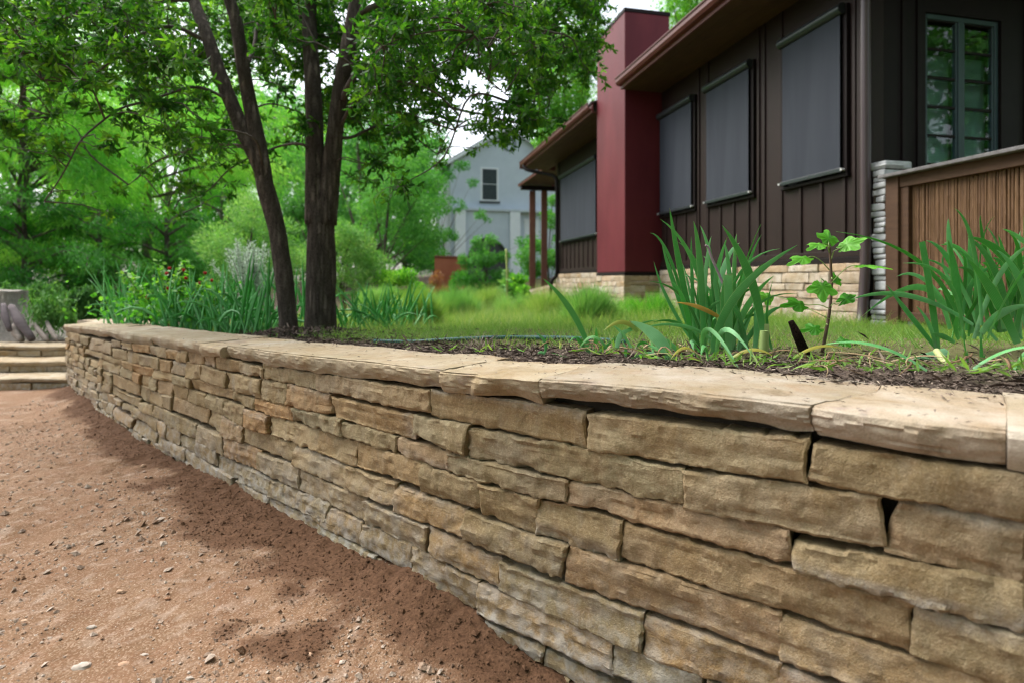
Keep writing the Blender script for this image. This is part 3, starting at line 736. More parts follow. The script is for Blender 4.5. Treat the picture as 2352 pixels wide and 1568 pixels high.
# the far end turns the corner: two short legs, seen only as their caps
def leg(a, b):
    a = np.array(a); b = np.array(b); t = (b-a)/np.linalg.norm(b-a); nn = np.array([t[1], -t[0]])
    return (lambda s, o: (a[0]+t[0]*np.asarray(s)-nn[0]*np.asarray(o), a[1]+t[1]*np.asarray(s)-nn[1]*np.asarray(o))), np.linalg.norm(b-a)
for a, b, wd, ov in [((-4.36, 5.57), (-4.62, 6.42), .34, .03), ((-4.60, 6.44), (-3.55, 5.98), .3, .02)]:
    fn, L = leg(a, b); zz = .625; cuts = np.linspace(-.12 if ov > .025 else -.05, L, 3)
    for j in range(2): build_slab(cuts[j], cuts[j+1]-.003, fn, lambda s: zz, wall, wd, ov, .066, 1, 31+j*4.1+a[1])
    p = [fn(-.06, 0), fn(L, 0), fn(L, -wd+.03), fn(-.06, -wd+.03)]
    for r in range(6):
        z0, z1 = -.02+r*.098, .072+r*.098; cc = np.linspace(-.05, L, 3+r % 2)
        for j in range(len(cc)-1):
            b8 = [fn(cc[j]+.004, -.005-rng.uniform(0, .012)), fn(cc[j+1]-.004, -.005-rng.uniform(0, .012)), fn(cc[j+1]-.004, -wd+.04), fn(cc[j]+.004, -wd+.04)]
            if len([1 for ch in wall.children]) < 9999:
                MB().hexa([(x, y, z0) for x, y in b8]+[(x, y, z1) for x, y in b8]).build('stone', M['stone'], wall, bevel=.006)

# ---------------------------------------------------------------- stone steps at the far left
steps = empty('stone_steps', (-5.4, 5.8, 0), 'three pale flagstone garden steps climbing beside the far end of the stone wall', 'steps')
for n, (yf, zt, xr) in enumerate([(5.5, .118, -4.40), (5.86, .232, -4.50), (6.22, .347, -4.60)]):
    zb = [-.05, .118, .232][n]; x = xr; 
    fn = (lambda yf: (lambda s, o: (-np.asarray(s)+0*np.asarray(o), yf-np.asarray(o))))(yf)
    cuts = [-xr-.1, 5.35+.2*n, 6.4-.25*n, 7.6, 8.8]
    for j in range(len(cuts)-1): build_slab(cuts[j], cuts[j+1]-.003, fn, lambda s, zt=zt: zt+.004*math.sin(s*7), steps, .46, .03, .05, 1, 50+n*7+j*3.3, 'tread')
    s = -xr-.1
    while s < 8.6:
        L = rng.uniform(.26, .42); q = np.array([[s+.003, zt-.052], [s+L-.003, zt-.052], [s+L-.003, zb], [s+.003, zb]])
        build_stone(q, 0, steps, 'riser_stone', M['stone'], fn, .2, .006, .4); s += L

# ---------------------------------------------------------------- the brown house
HC = Vector((3.38, 5.4, 0)); HU = Vector((-.2186, .9758, 0)); HV = Vector((.9758, .2186, 0))
def hp(t, p, z): return HC+HU*t+HV*p+Vector((0, 0, EYE+z))
house = empty('house', hp(0, 0, -1.06), 'dark brown board-and-batten house with red eaves, shade screens and a pale stone base', 'house')
def hbox(name, t0, t1, p0, p1, z0, z1, mat, parent=None, bevel=.004):
    c = [hp(t0, p0, z0), hp(t1, p0, z0), hp(t1, p1, z0), hp(t0, p1, z0), hp(t0, p0, z1), hp(t1, p0, z1), hp(t1, p1, z1), hp(t0, p1, z1)]
    return MB().hexa(c).build(name, mat, parent or house, bevel=bevel)
TE = 9.78
hbox('wall', 0, TE, 0, .2, -1.3, 3.14, M['brown'], bevel=0)
# gable wall with an opening for the french window
PW0, PW1, ZW0, ZW1 = .694, 1.638, .55, 2.64
gw = M['dark_brown']
hbox('gable_wall', .0005, .2, .202, PW0, -1.3, 3.6, gw, bevel=0); hbox('gable_wall', .0005, .2, PW1, 5.0, -1.3, 3.6, gw, bevel=0)
hbox('gable_wall', .0005, .2, PW0, PW1, -1.3, ZW0, gw, bevel=0); hbox('gable_wall', .0005, .2, PW0, PW1, ZW1, 3.6, gw, bevel=0)
hbox('interior', .9, 1.0, .21, 5.0, -1.0, 3.1, simple('dark_interior', (.02, .025, .025), (.03, .03, .03)), bevel=0)
hbox('rear_wall', TE-.01, TE+.19, .001, 6, -1.6, 3.14, M['brown'], bevel=0)
# battens
wins = [(.206, 1.111, 1.075, 2.74), (1.658, 2.671, 1.075, 2.74), (3.014, 4.05, 1.075, 2.74), (6.9, 9.44, .98, 2.7)]
t = -.05
while t < TE:
    z1 = 3.1; segs = [(.30, 3.1)]
    for a, b, z0, zz in wins:
        if a-.02 < t < b+.02: segs = [(.30, z0-.045)]
    if not (4.05 < t < 5.4) and t > 0:
        for a, b in segs: hbox('batten', t-.02, t+.02, -.019, -.0005, a, b, M['brown'])
    t += .306
for a, b, *_ in wins[:3]:
    for e in (a-.075, b+.075):
        if not 4.05 < e < 5.4: hbox('batten', e-.02, e+.02, -.021, -.0005, .30, 3.1, M['brown'])
for p in (.42, .6, 1.95, 2.3, 2.65): hbox('batten', -.019, .0, p-.02, p+.02, .3, 3.3, gw)
hbox('corner_board', -.02, .09, -.024, -.0006, .3, 3.12, M['brown'])
for a, b in ((-.03, 4.07), (5.36, TE)):
    hbox('skirt_board', a, b, -.034, .0, .235, .30, M['brown']); hbox('skirt_board', a, b, -.05, .001, .172, .233, M['dark_brown'])
hbox('skirt_board', -.05, .0, .03, 5, .235, .30, gw)
# stone base, laid stone by stone
def ground_at(t): p = hp(t, 0, 0); return float(yard_z(np.array(p.x), np.array(p.y)))-EYE
def lay(fun, length, ztop, zbot_fun, parent, hmin=.065, hmax=.125, lmin=.18, lmax=.55, mat=None, depth=.12, amp=.8):
    z = ztop
    while True:
        h = rng.uniform(hmin, hmax); s = -rng.uniform(0, .2)
        if z-h*.5 < min(zbot_fun(0), zbot_fun(length))-.06: break
        while s < length-.02:
            L = rng.uniform(lmin, lmax); a, b = max(s, 0), min(s+L, length)
            if length-b < .09: b = length
            if b-a > .05 and z > zbot_fun((a+b)/2)-.05:
                q = np.array([[a+.002, z-.002], [b-.002, z-.002], [b-.002, z-h+.003], [a+.002, z-h+.003]])+rng.normal(0, .002, (4, 2))
                build_stone(q+np.array([0, EYE]), 0, parent, 'base_stone', mat or M['base_stone'], fun, depth, .008, amp)
            s = b if b == length else s+L
        z -= h
def hfun(t0, p0, dt, dp, ox, op):   # a wall plane in house coordinates: start, direction, outward
    def f(s, o):
        s = np.asarray(s, float); o = np.asarray(o, float); tt = t0+dt*s+ox*o; pp = p0+dp*s+op*o
        return HC.x+HU.x*tt+HV.x*pp, HC.y+HU.y*tt+HV.y*pp
    return f
lay(hfun(0, -.075, 1, 0, 0, -1), 4.05, .17, lambda s: ground_at(s)-.03, house)
lay(hfun(5.42, -.075, 1, 0, 0, -1), TE-5.42, .17, lambda s: ground_at(5.4+s)-.03, house, .085, .15, .25, .7)
hbox('base_core', -.0, TE, -.045, .01, -1.4, .171, M['core'], bevel=0)
# chimney
CT0, CT1, CP = 4.09, 5.337, -.66
chim = hbox('chimney', CT0, CT1, CP, .14, .14, 4.40, M['red'], bevel=.012)
hbox('chimney_cap', CT0-.012, CT1+.012, CP-.012, .152, 4.40, 4.46, M['dark_brown'], chim)
mb = MB(); c = hp((CT0+CT1)/2, -.26, 4.46)
for zz, r0, r1 in ((0, .2, .2), (.04, .12, .12), (.14, .24, .24), (.18, .24, .24), (.185, .17, .17)): pass
mb.tube([c, c+Vector((0, 0, .03)), c+Vector((0, 0, .031)), c+Vector((0, 0, .12)), c+Vector((0, 0, .121)), c+Vector((0, 0, .19)), c+Vector((0, 0, .26))], [.22, .22, .15, .15, .25, .25, .05], 20)
mb.build('chimney_pot', M['metal'], chim, True, 40)
hbox('chimney_foot', CT0-.012, CT1+.012, CP-.012, .0, .085, .139, M['dark_brown'], chim)
gz = lambda s: ground_at(4.6)-.03
lay(hfun(CT0-.03, -.045, 0, -1, -1, 0), .645, .083, gz, house); lay(hfun(CT0-.03, CP-.03, 1, 0, 0, -1), CT1-CT0+.06, .083, gz, house)
hbox('chimney_core', CT0+.0, CT1, CP+.0, .0, -1.4, .083, M['core'], chim, 0)
hbox('flashing', CT0-.004, CT0, CP+.0, -.1, 3.30, 3.42, M['roof'], chim, 0)
# eaves: gutter/fascia, soffit boards, roof
EP = -.754
for a, b in ((-1.0, 4.06), (5.345, 10.76)):
    f = hbox('fascia', a, b, EP, EP+.03, 3.10, 3.275, M['fascia'], bevel=.006)
    mb = MB(); prof = [(EP-.001, 3.15), (EP-.06, 3.16), (EP-.085, 3.2), (EP-.085, 3.255), (EP-.1, 3.262), (EP-.1, 3.275), (EP-.078, 3.275), (EP-.075, 3.21), (EP-.055, 3.175), (EP-.001, 3.17)]
    n = len(prof); mb.add([hp(a, p, z) for p, z in prof]+[hp(b, p, z) for p, z in prof], [(i, i+n, (i+1) % n+n, (i+1) % n) for i in range(n)]+[tuple(range(n-1, -1, -1)), tuple(range(n, 2*n))])
    mb.build('gutter', M['fascia'], f, sharp=30)
    w = (EP*-1-.03)/5
    for i in range(5): hbox('soffit_board', a, b, EP+.0305+i*w, EP+.0305+(i+1)*w-.004, 3.105+.02*0, 3.125, M['soffit'], bevel=.002)
mb = MB()
for a, b, q0 in ((-1.0, 4.06, EP-.03), (4.0605, 5.3445, .16), (5.345, 10.76, EP-.03)):
    rz = lambda p: 3.285+(p-EP)*.33
    c = [hp(a, q0, rz(q0)), hp(b, q0, rz(q0)), hp(b, 3.2, rz(3.2)), hp(a, 3.2, rz(3.2))]; mb.hexa([Vector(x)-Vector((0, 0, .0)) for x in c]+[Vector(x)+Vector((0, 0, .03)) for x in c])
    c = [hp(a, 7.2, rz(EP)), hp(b, 7.2, rz(EP)), hp(b, 3.2005, rz(3.2)), hp(a, 3.2005, rz(3.2))][::-1]; mb.hexa(c+[Vector(x)+Vector((0, 0, .03)) for x in c])
tag(mb.build('roof', M['roof'], house), kind='stuff')
hbox('gable_soffit', -.995, -.0, EP+.031, 6.0, 3.12, 3.14, M['dark_brown'], bevel=0)
hbox('end_fascia', 10.76, 10.79, EP-.08, .2, 3.1, 3.275, M['fascia'])
# shade screens
fab = NT('shade_fabric'); c = fab.coord('Object'); w1 = fab.n('TexWave', Vector=c, Scale=160., bands_direction='Z'); w2 = fab.n('TexWave', Vector=fab.math3('ADD', c, (0, 0, 0)), Scale=130., bands_direction='X')
cn = fab.noise(fab.math3('MULTIPLY', c, (6, 6, .5)), 1., 3)
fab.pbr(fab.mix(fab.ramp(cn, stepramp(.35, .65)), (.026, .031, .044), (.034, .04, .054)), .75, None, .3)
for i, (a, b, z0, z1) in enumerate(wins):
    hbox('window_recess', a+.01, b-.01, -.004, -.0008, z0, z1, M['metal'], bevel=0)
    sc = hbox('shade_screen', a+.035, b-.035, -.075, -.072, z0+.04, z1-.09, fab.m, bevel=0)
    mb = MB().tube([hp(a, -.075, z1-.05), hp(b, -.075, z1-.05)], .055, 16); mb.build('roller', M['metal'], sc, True, 40)
    hbox('bottom_bar', a+.01, b-.01, -.09, -.058, z0, z0+.042, M['metal'], sc)
    for e in (a, b):
        hbox('side_rail', e-.018 if e == a else e-.034, e+.034 if e == a else e+.018, -.045, -.0012, z0-.02, z1, M['dark_brown'], sc)
        MB().tube([hp(e, -.098, z0+.02), hp(e, -.06, z0+.02)], .013, 10).build('clip', M['steel'], sc, True, 40)
    hbox('sill', a-.03, b+.03, -.05, -.0013, z0-.045, z0-.012, M['dark_brown'])
# french window in the gable wall
blue = simple('teal_paint', (.035, .06, .07), (.045, .075, .085), 4, .4, .1, 80, .4)
fr = hbox('french_window', .03, .1, PW0, PW0+.045, ZW0, ZW1, blue); mid = (PW0+PW1)/2
for p0, p1 in ((PW1-.045, PW1), (mid-.035, mid+.035)): hbox('frame', .03, .1, p0, p1, ZW0, ZW1, blue, fr)
hbox('frame', .028, .1, PW0+.045, PW1-.045, ZW1-.05, ZW1, blue, fr); hbox('frame', -.03, .1, PW0-.03, PW1+.03, ZW0-.05, ZW0-.001, blue, fr)
gl = NT('window_glass'); b1 = gl.n('BsdfGlossy'); b1.inputs['Roughness'].default_value = .02; b2 = gl.n('BsdfTransparent'); b2.inputs['Color'].default_value = (.9, .97, .96, 1)
fz = gl.n('Fresnel'); fz.inputs['IOR'].default_value = 1.7; mx = gl.n('MixShader'); gl.i(mx, 0, gl.math('MULTIPLY', fz, gl.math('SUBTRACT', 1., gl.n('NewGeometry').outputs['Backfacing']))); gl.i(mx, 1, b2); gl.i(mx, 2, b1); gl.t.links.new(mx.outputs[0], gl.out.inputs['Surface'])
blind = simple('blind', (.62, .8, .75), (.7, .86, .8), 3, .6, .05, 60)
for p0, p1 in ((PW0+.045, mid-.035), (mid+.035, PW1-.045)):
    zs = np.linspace(ZW0+.04, ZW1-.05, 8)
    for e0, e1 in ((p0, p0+.022), (p1-.022, p1)): hbox('sash_stile', .04, .085, e0, e1, ZW0+.04, ZW1-.05, blue, fr)
    for j in range(7):
        z0, z1 = zs[j], zs[j+1]
        hbox('pane', .058, .062, p0+.022, p1-.022, z0+.012, z1-.012, gl.m, fr, 0)
        hbox('muntin', .045, .08, p0+.022, p1-.022, z1-.012, z1+.012, M['dark_brown'], fr, .002)
    mb = MB(); z = ZW0+.05
    while z < zs[6]-.03:
        mb.hexa([hp(.13, p0, z), hp(.13, p1, z), hp(.15, p1, z+.012), hp(.15, p0, z+.012), hp(.132, p0, z+.002), hp(.132, p1, z+.002), hp(.152, p1, z+.014), hp(.152, p0, z+.014)]); z += .017
    tag(mb.build('blind_slats', blind, fr), kind='stuff')
# downspouts
mb = MB().tube(spline([hp(-.06, -.07, 3.1), hp(-.06, -.07, 2), hp(-.06, -.07, 1), hp(-.06, -.07, .2), hp(-.06, -.1, -.25), hp(-.1, -.16, -.42)], 6), .046, 12); mb.build('downspout', simple('downspout_paint', (.062, .042, .045), (.075, .05, .052), 3, .35, .05, 50, .5), house, True, 40)
mb = MB().tube(spline([hp(10.5, EP-.03, 3.17), hp(10.4, EP+.02, 3.02), hp(10.05, -.35, 2.86), hp(9.75, -.12, 2.72), hp(9.68, -.09, 2.4), hp(9.68, -.09, 1.2), hp(9.68, -.09, .4), hp(9.7, -.1, .14), hp(9.72, -.22, -.02), hp(9.72, -.24, -.4), hp(9.72, -.24, -1.0)], 6), .05, 10); mb.build('downspout', M['dark_brown'], house, True, 40)

# low stone porch wall, pergola roof and its posts beyond the house
pw = empty('porch_wall', hp(11.6, 0, -1), 'low pale stone porch wall under two brown posts, past the far corner of the house', 'wall')
def pwtop(s): return -.08-.30*(s/4.1)
f_ = hfun(9.80, -.1, 1, 0, 0, -1)
zr = [0, .12, .24, .37, .5, .64, .8, .95]
for r in range(7):
    s = 0
    while s < 4.0:
        L = rng.uniform(.28, .6); a, b = s, min(s+L, 4.05)
        q = np.array([[a, pwtop(a)-zr[r]], [b-.004, pwtop(b)-zr[r]], [b-.004, pwtop(b)-zr[r+1]+.006], [a, pwtop(a)-zr[r+1]+.006]])+np.array([0, EYE])
        build_stone(q, 0, pw, 'stone', M['base_stone'], f_, .2, .012, .8); s += L
mb = MB(); c = []
for t_, z_ in ((9.8, -.1), (13.85, -.4)):
    c.append((t_, z_))
mb.hexa([hp(9.81, -.06, -1.5), hp(13.84, -.06, -1.5), hp(13.84, 2.5, -1.5), hp(9.81, 2.5, -1.5), hp(9.81, -.06, -.1), hp(13.84, -.06, -.4), hp(13.84, 2.5, -.4), hp(9.81, 2.5, -.1)]).build('core', M['core'], pw)
pg = empty('pergola', hp(12, .5, -.4), 'brown slatted porch roof on two square posts beyond the house', 'pergola')
post = simple('post_paint', (.15, .06, .04), (.19, .08, .055), 4, .6, .2, 60)
for x_ in (1223, 1250):
    c = px(x_, 655, 19.0); w = .1
    MB().hexa([(c.x-w, c.y-w, .62), (c.x+w, c.y-w, .62), (c.x+w, c.y+w, .62), (c.x-w, c.y+w, .62), (c.x-w, c.y-w, EYE+3.0), (c.x+w, c.y-w, EYE+3.0), (c.x+w, c.y+w, EYE+3.0), (c.x-w, c.y+w, EYE+3.0)]).build('post', post, pg, bevel=.01)
hbox('beam', 13.55, 13.75, -.1, 3.2, 3.0, 3.14, M['dark_brown'], pg)
for i in range(26): hbox('roof_slat', 9.95+i*.155, 9.95+i*.155+.13, -.14, 3.2, 3.2, 3.225, M['soffit'], pg, .003)
for p in (-.13, 1.0, 2.2): hbox('rafter', 9.95, 13.97, p, p+.05, 3.14, 3.199, M['fascia'], pg)

# ---------------------------------------------------------------- stone pillar and bamboo fence at the house corner
pil = empty('stone_pillar', hp(-.14, .1, -.5), 'narrow pillar of stacked white stones between the brown house corner and bamboo fence', 'pillar')
z = -.5; i = 0
while z < 1.05:
    h = rng.uniform(.045, .095); e = rng.uniform(-.02, .02, 6)
    q = hp
    c8 = [q(-.065+e[0], .0+e[1], z), q(-.215+e[2], -.0+e[3], z), q(-.215+e[2], .3, z), q(-.05+e[0], .3, z)]
    o = MB().hexa([*c8, *[p+Vector((0, 0, h-.006)) for p in c8]]).build('stone', M['white_stone'], pil, bevel=.014); z += h
hb = lambda n, t0, t1, p0, p1, z0, z1, m, par, bv=.004: hbox(n, t0, t1, p0, p1, z0, z1, m, par, bv)
hb('stone', -.226, -.04, -.012, .2, 1.052, 1.078, M['white_stone'], pil, .012)
hb('core', -.20, -.065, .015, .29, -.6, 1.05, M['core'], pil, 0)
fen = empty('bamboo_fence', hp(-1.2, .05, -.45), 'brown timber fence infilled with upright bamboo canes under a dark shingle cap', 'fence')
fw = simple('fence_wood', (.062, .03, .015), (.09, .045, .023), 5, .65, .3, 40, .3, (1, 1, 6))
hb('post', -.36, -.23, -.02, .09, -.6, .93, fw, fen); hb('post', -2.75, -2.62, -.02, .09, -.6, .93, fw, fen)
hb('top_rail', -2.62, -.36, -.005, .075, .83, .93, fw, fen); hb('bottom_rail', -2.62, -.36, .0, .07, -.36, -.28, fw, fen)
hb('stile', -.44, -.361, .005, .07, -.28, .829, fw, fen)
hb('cap', -2.9, -.2, -.075, .14, .931, .962, M['roof'], fen, .006)
hb('backing', -2.61, -.44, .062, .072, -.4, .85, fw, fen, 0)
cane = NT('bamboo_cane'); c = cane.coord('Object'); r_ = cane.rnd(); nz = cane.noise(cane.math3('ADD', cane.math3('MULTIPLY', c, (9, 9, 1.2)), r_), 3, 4)
cane.pbr(cane.mix(cane.ramp(nz, stepramp(.3, .7)), cane.ramp(r_, [(0, (.15, .082, .04)), (.5, (.21, .118, .06)), (1, (.175, .096, .048))]), (.09, .046, .024)), .6, None, .25)
t = -.455
while t > -2.6:
    r0 = rng.uniform(.008, .0115); p0 = .05+rng.uniform(-.0025, .0025); ln = rng.uniform(-.006, .006); path = []; rad = []; z = -.45; k0 = rng.uniform(.16, .3)
    zz = [-.45]; 
    while zz[-1] < .8: zz.append(zz[-1]+k0*rng.uniform(.85, 1.15))
    for z in zz:
        z = min(z, .835); pt = hp(t+ln*(z+.4), p0, z)
        path += [pt-Vector((0, 0, .006)), pt, pt+Vector((0, 0, .006))]; rad += [r0, r0*1.1, r0]
    o = MB().tube(path, rad, 7).build('cane', cane.m, fen, True, 60); t -= r0*1.7

# ---------------------------------------------------------------- neighbour's grey house
NA = Vector((.969, .247, 0)); NB = Vector((-.247, .969, 0)); NO = Vector((-3.47, 32, 0))
def np_(a, b, z): return NO+NA*a+NB*b+Vector((0, 0, EYE+z))
nh = empty('neighbour_house', np_(3.3, 3, -.3), 'pale grey two-storey gabled house with one tall window and arched porch, among trees', 'house')
kg = NT('grey_painted_brick'); c = kg.coord('Object'); wv = kg.n('TexWave', Vector=c, Scale=4.2, bands_direction='Z', wave_profile='SAW'); nn = kg.noise(c, 2, 4)
kg.pbr(kg.mix(kg.ramp(nn, stepramp(.3, .7)), (.43, .5, .58), (.48, .55, .63)), .7, kg.bump(wv.outputs['Fac'], .5, .03), .3)
white = simple('white_trim', (.55, .6, .63), (.6, .64, .67), 3, .5, .05, 30)
def nbox(n, a0, a1, b0, b1, z0, z1, m, par=None, bv=.01):
    c = [np_(a0, b0, z0), np_(a1, b0, z0), np_(a1, b1, z0), np_(a0, b1, z0), np_(a0, b0, z1), np_(a1, b0, z1), np_(a1, b1, z1), np_(a0, b1, z1)]
    return MB().hexa(c).build(n, m, par or nh, bevel=bv)
GZ, AP, NW = 6.75, 8.9, 6.7
mb = MB(); mb.add([np_(0, 0, -.3), np_(NW, 0, -.3), np_(NW, 0, GZ), np_(NW/2, 0, AP), np_(0, 0, GZ), np_(0, 7, -.3), np_(NW, 7, -.3), np_(NW, 7, GZ), np_(NW/2, 7, AP), np_(0, 7, GZ)],
    [(0, 1, 2, 3, 4), (9, 8, 7, 6, 5), (0, 4, 9, 5), (1, 6, 7, 2)]); mb.build('wall', kg.m, nh)
for sgn in (0, 1):
    e = -.35 if sgn == 0 else NW+.35; ez = GZ-.22
    c = [np_(e, -.3, ez), np_(NW/2, -.3, AP+.02), np_(NW/2, 7.2, AP+.02), np_(e, 7.2, ez)]
    if sgn: c = c[::-1]
    MB().hexa([*c, *[p+Vector((0, 0, .14)) for p in c]]).build('roof', M['roof'], nh)
    c = [np_(e, -.34, ez-.12), np_(NW/2, -.34, AP-.12), np_(NW/2, -.31, AP-.12), np_(e, -.31, ez-.12)]
    if sgn: c = c[::-1]
    MB().hexa([*c, *[p+Vector((0, 0, .2)) for p in c]]).build('bargeboard', white, nh)
wd = nbox('window', 1.72, 2.78, -.02, .01, 4.55, 6.5, white); 
dg = simple('dark_glass', (.012, .02, .022), (.022, .03, .034), 6, .4, .0, 20, .15)
nbox('pane', 1.83, 2.67, -.035, -.021, 5.58, 6.4, dg, wd); nbox('pane', 1.83, 2.67, -.03, -.0205, 4.65, 5.52, dg, wd); nbox('sash', 1.83, 2.67, -.045, -.0215, 5.52, 5.58, white, wd); nbox('sill', 1.65, 2.85, -.12, -.0, 4.44, 4.55, M['metal'], wd)
mb = MB()
for i in range(28):
    z = 4.68+i*.062; mb.hexa([np_(1.85, -.0455, z), np_(2.65, -.0455, z), np_(2.65, -.0365, z), np_(1.85, -.0365, z), np_(1.85, -.0455, z+.03), np_(2.65, -.0455, z+.03), np_(2.65, -.0365, z+.03), np_(1.85, -.0365, z+.03)])
tag(mb.build('blind_slats', simple('grey_blind', (.04, .06, .065), (.055, .075, .08)), wd), kind='stuff')
vc = np_(NW/2+.05, -.03, 7.9); ring = [vc+NA*(.36*math.cos(a))+Vector((0, 0, .36*math.sin(a))) for a in np.linspace(0, 2*math.pi, 25)]
v_ = MB().tube(ring, .06, 6, False).build('gable_vent', simple('vent_trim', (.16, .2, .23), (.18, .22, .25)), nh, True)
MB().tube([vc+NB*.0, vc+NB*.028], .3, 24).build('vent_face', kg.m, v_, sharp=40)
nbox('column', .2, .78, -.5, -.06, -.3, 3.93, white); nbox('column', 3.35, 3.95, -.5, -.06, -.3, 3.93, white)
nbox('porch_beam', .1, NW, -.52, -.002, 3.935, 4.1, kg.m)
mb = MB(); arc = [(2.08+1.2*math.cos(a), 1.1+1.35*math.sin(a)) for a in np.linspace(math.pi, 0, 17)]
vf = []; N_ = len(arc)
for b_ in (-.35, -.1): vf += [np_(.79, b_, -.3), np_(.88, b_, -.3)]+[np_(a, b_, z) for a, z in arc]+[np_(3.28, b_, -.3), np_(3.34, b_, -.3), np_(3.34, b_, 3.93), np_(.79, b_, 3.93)]
n = N_+6; mb.add(vf, [tuple(range(n)), tuple(range(2*n-1, n-1, -1))]+[(i, i+n, (i+1) % n+n, (i+1) % n) for i in range(n)]); mb.build('porch_arch', kg.m, nh)
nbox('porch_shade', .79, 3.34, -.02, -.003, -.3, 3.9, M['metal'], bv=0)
nbox('window', 4.3, 5.2, -.03, .0, 2.2, 3.6, white)
for zz in (1.2, 4.2): 
    w_ = nbox('side_window', -.02, .0, 2.2, 3.2, zz, zz+1.5, white); nbox('pane', -.032, -.021, 2.32, 3.08, zz+.1, zz+1.4, dg, w_)
# terracotta garden wall in front of the grey house
tw = empty('terracotta_wall', px(1035, 690, 21), 'low terracotta coloured garden wall below the grey house', 'wall')
tc = simple('terracotta', (.3, .09, .045), (.38, .13, .07), 2, .85, .3, 30)
a, b = px(998, 590, 21), px(1072, 590, 22)
def twb(n, a, b, z0, z1, d0, d1, m): MB().hexa([(a.x, a.y+d0, z0), (b.x, b.y+d0, z0), (b.x, b.y+d1, z0), (a.x, a.y+d1, z0), (a.x, a.y+d0, z1), (b.x, b.y+d0, z1), (b.x, b.y+d1, z1), (a.x, a.y+d1, z1)]).build(n, m, tw, bevel=.02)
twb('wall_panel', a, b, -.2, EYE+.85, 0, .3, tc); twb('coping', a, b, EYE+.851, EYE+.93, -.05, .35, simple('dark_coping', (.16, .05, .03), (.2, .07, .04)))

# ---------------------------------------------------------------- plants: leaf builders
def unit(v): return v/np.maximum(np.linalg.norm(v, axis=1, keepdims=True), 1e-9)
def leaf_arrays(Pp, Dr, L, Wd, Nr=None, tint=None, r=rng, shape='oval', bend=.15):
    """one small leaf per row: base point, direction, length, width -> verts, faces, tint"""
    n = len(Pp); Dr = unit(Dr)
    if Nr is None: Nr = r.normal(size=(n, 3))
    sd = unit(np.cross(Dr, Nr)); up = np.cross(sd, Dr); L = np.broadcast_to(L, n)[:, None]; Wd = np.broadcast_to(Wd, n)[:, None]
    if shape == 'needle':
        V = np.stack([Pp-sd*Wd*.5, Pp+Dr*L-up*L*bend, Pp+sd*Wd*.5], 1); k = 3
    elif shape == 'diamond':
        V = np.stack([Pp, Pp+Dr*L*.5+sd*Wd*.5, Pp+Dr*L-up*L*bend, Pp+Dr*L*.5-sd*Wd*.5], 1); k = 4
    else:
        V = np.stack([Pp, Pp+Dr*L*.3+sd*Wd*.45+up*L*.03, Pp+Dr*L*.68+sd*Wd*.4, Pp+Dr*L-up*L*bend, Pp+Dr*L*.68-sd*Wd*.4, Pp+Dr*L*.3-sd*Wd*.45+up*L*.03], 1); k = 6
    if tint is None: tint = r.random(n)
    return V.reshape(-1, 3), np.arange(n*k).reshape(n, k), np.repeat(tint, k)
def cat_leaves(parts):
    V = []; Fc = []; T = []; o = 0
    for v, f, t in parts: V.append(v); Fc.append(f+o); T.append(t); o += len(v)
    return np.vstack(V), np.vstack(Fc), np.concatenate(T)
def leaf_obj(name, arr, mat, parent=None): return mesh_obj(name, arr[0], arr[1], mat, parent, True, {'tint': arr[2]})
def knobbly(path, rad, n=26, k=6, amp=.07, sd=0.):
    """trunk: a tube with an uneven, furrowed outline"""
    pts = spline(path, k); m = len(pts); rr = np.interp(np.linspace(0, len(path)-1, m), np.arange(len(path)), rad)
    v = []; ref = None
    for i, p in enumerate(pts):
        t = (pts[min(i+1, m-1)]-pts[max(i-1, 0)]).normalized()
        if ref is None: ref = Vector((1, 0, 0))
        ref = (ref-t*ref.dot(t)).normalized(); b = t.cross(ref)
        for j in range(n):
            a = 2*math.pi*j/n; q = rr[i]*(1+amp*mn.noise(Vector((math.cos(a)*4+sd, math.sin(a)*4, p.z*2.2)))+amp*.8*mn.noise(Vector((math.cos(a)*9+sd, math.sin(a)*9, p.z*6))))
            v.append(p+(ref*math.cos(a)+b*math.sin(a))*q)
    f = [(i*n+j, i*n+(j+1) % n, (i+1)*n+(j+1) % n, (i+1)*n+j) for i in range(m-1) for j in range(n)]
    return v, f+[tuple(range(n-1, -1, -1)), tuple((m-1)*n+j for j in range(n))], pts

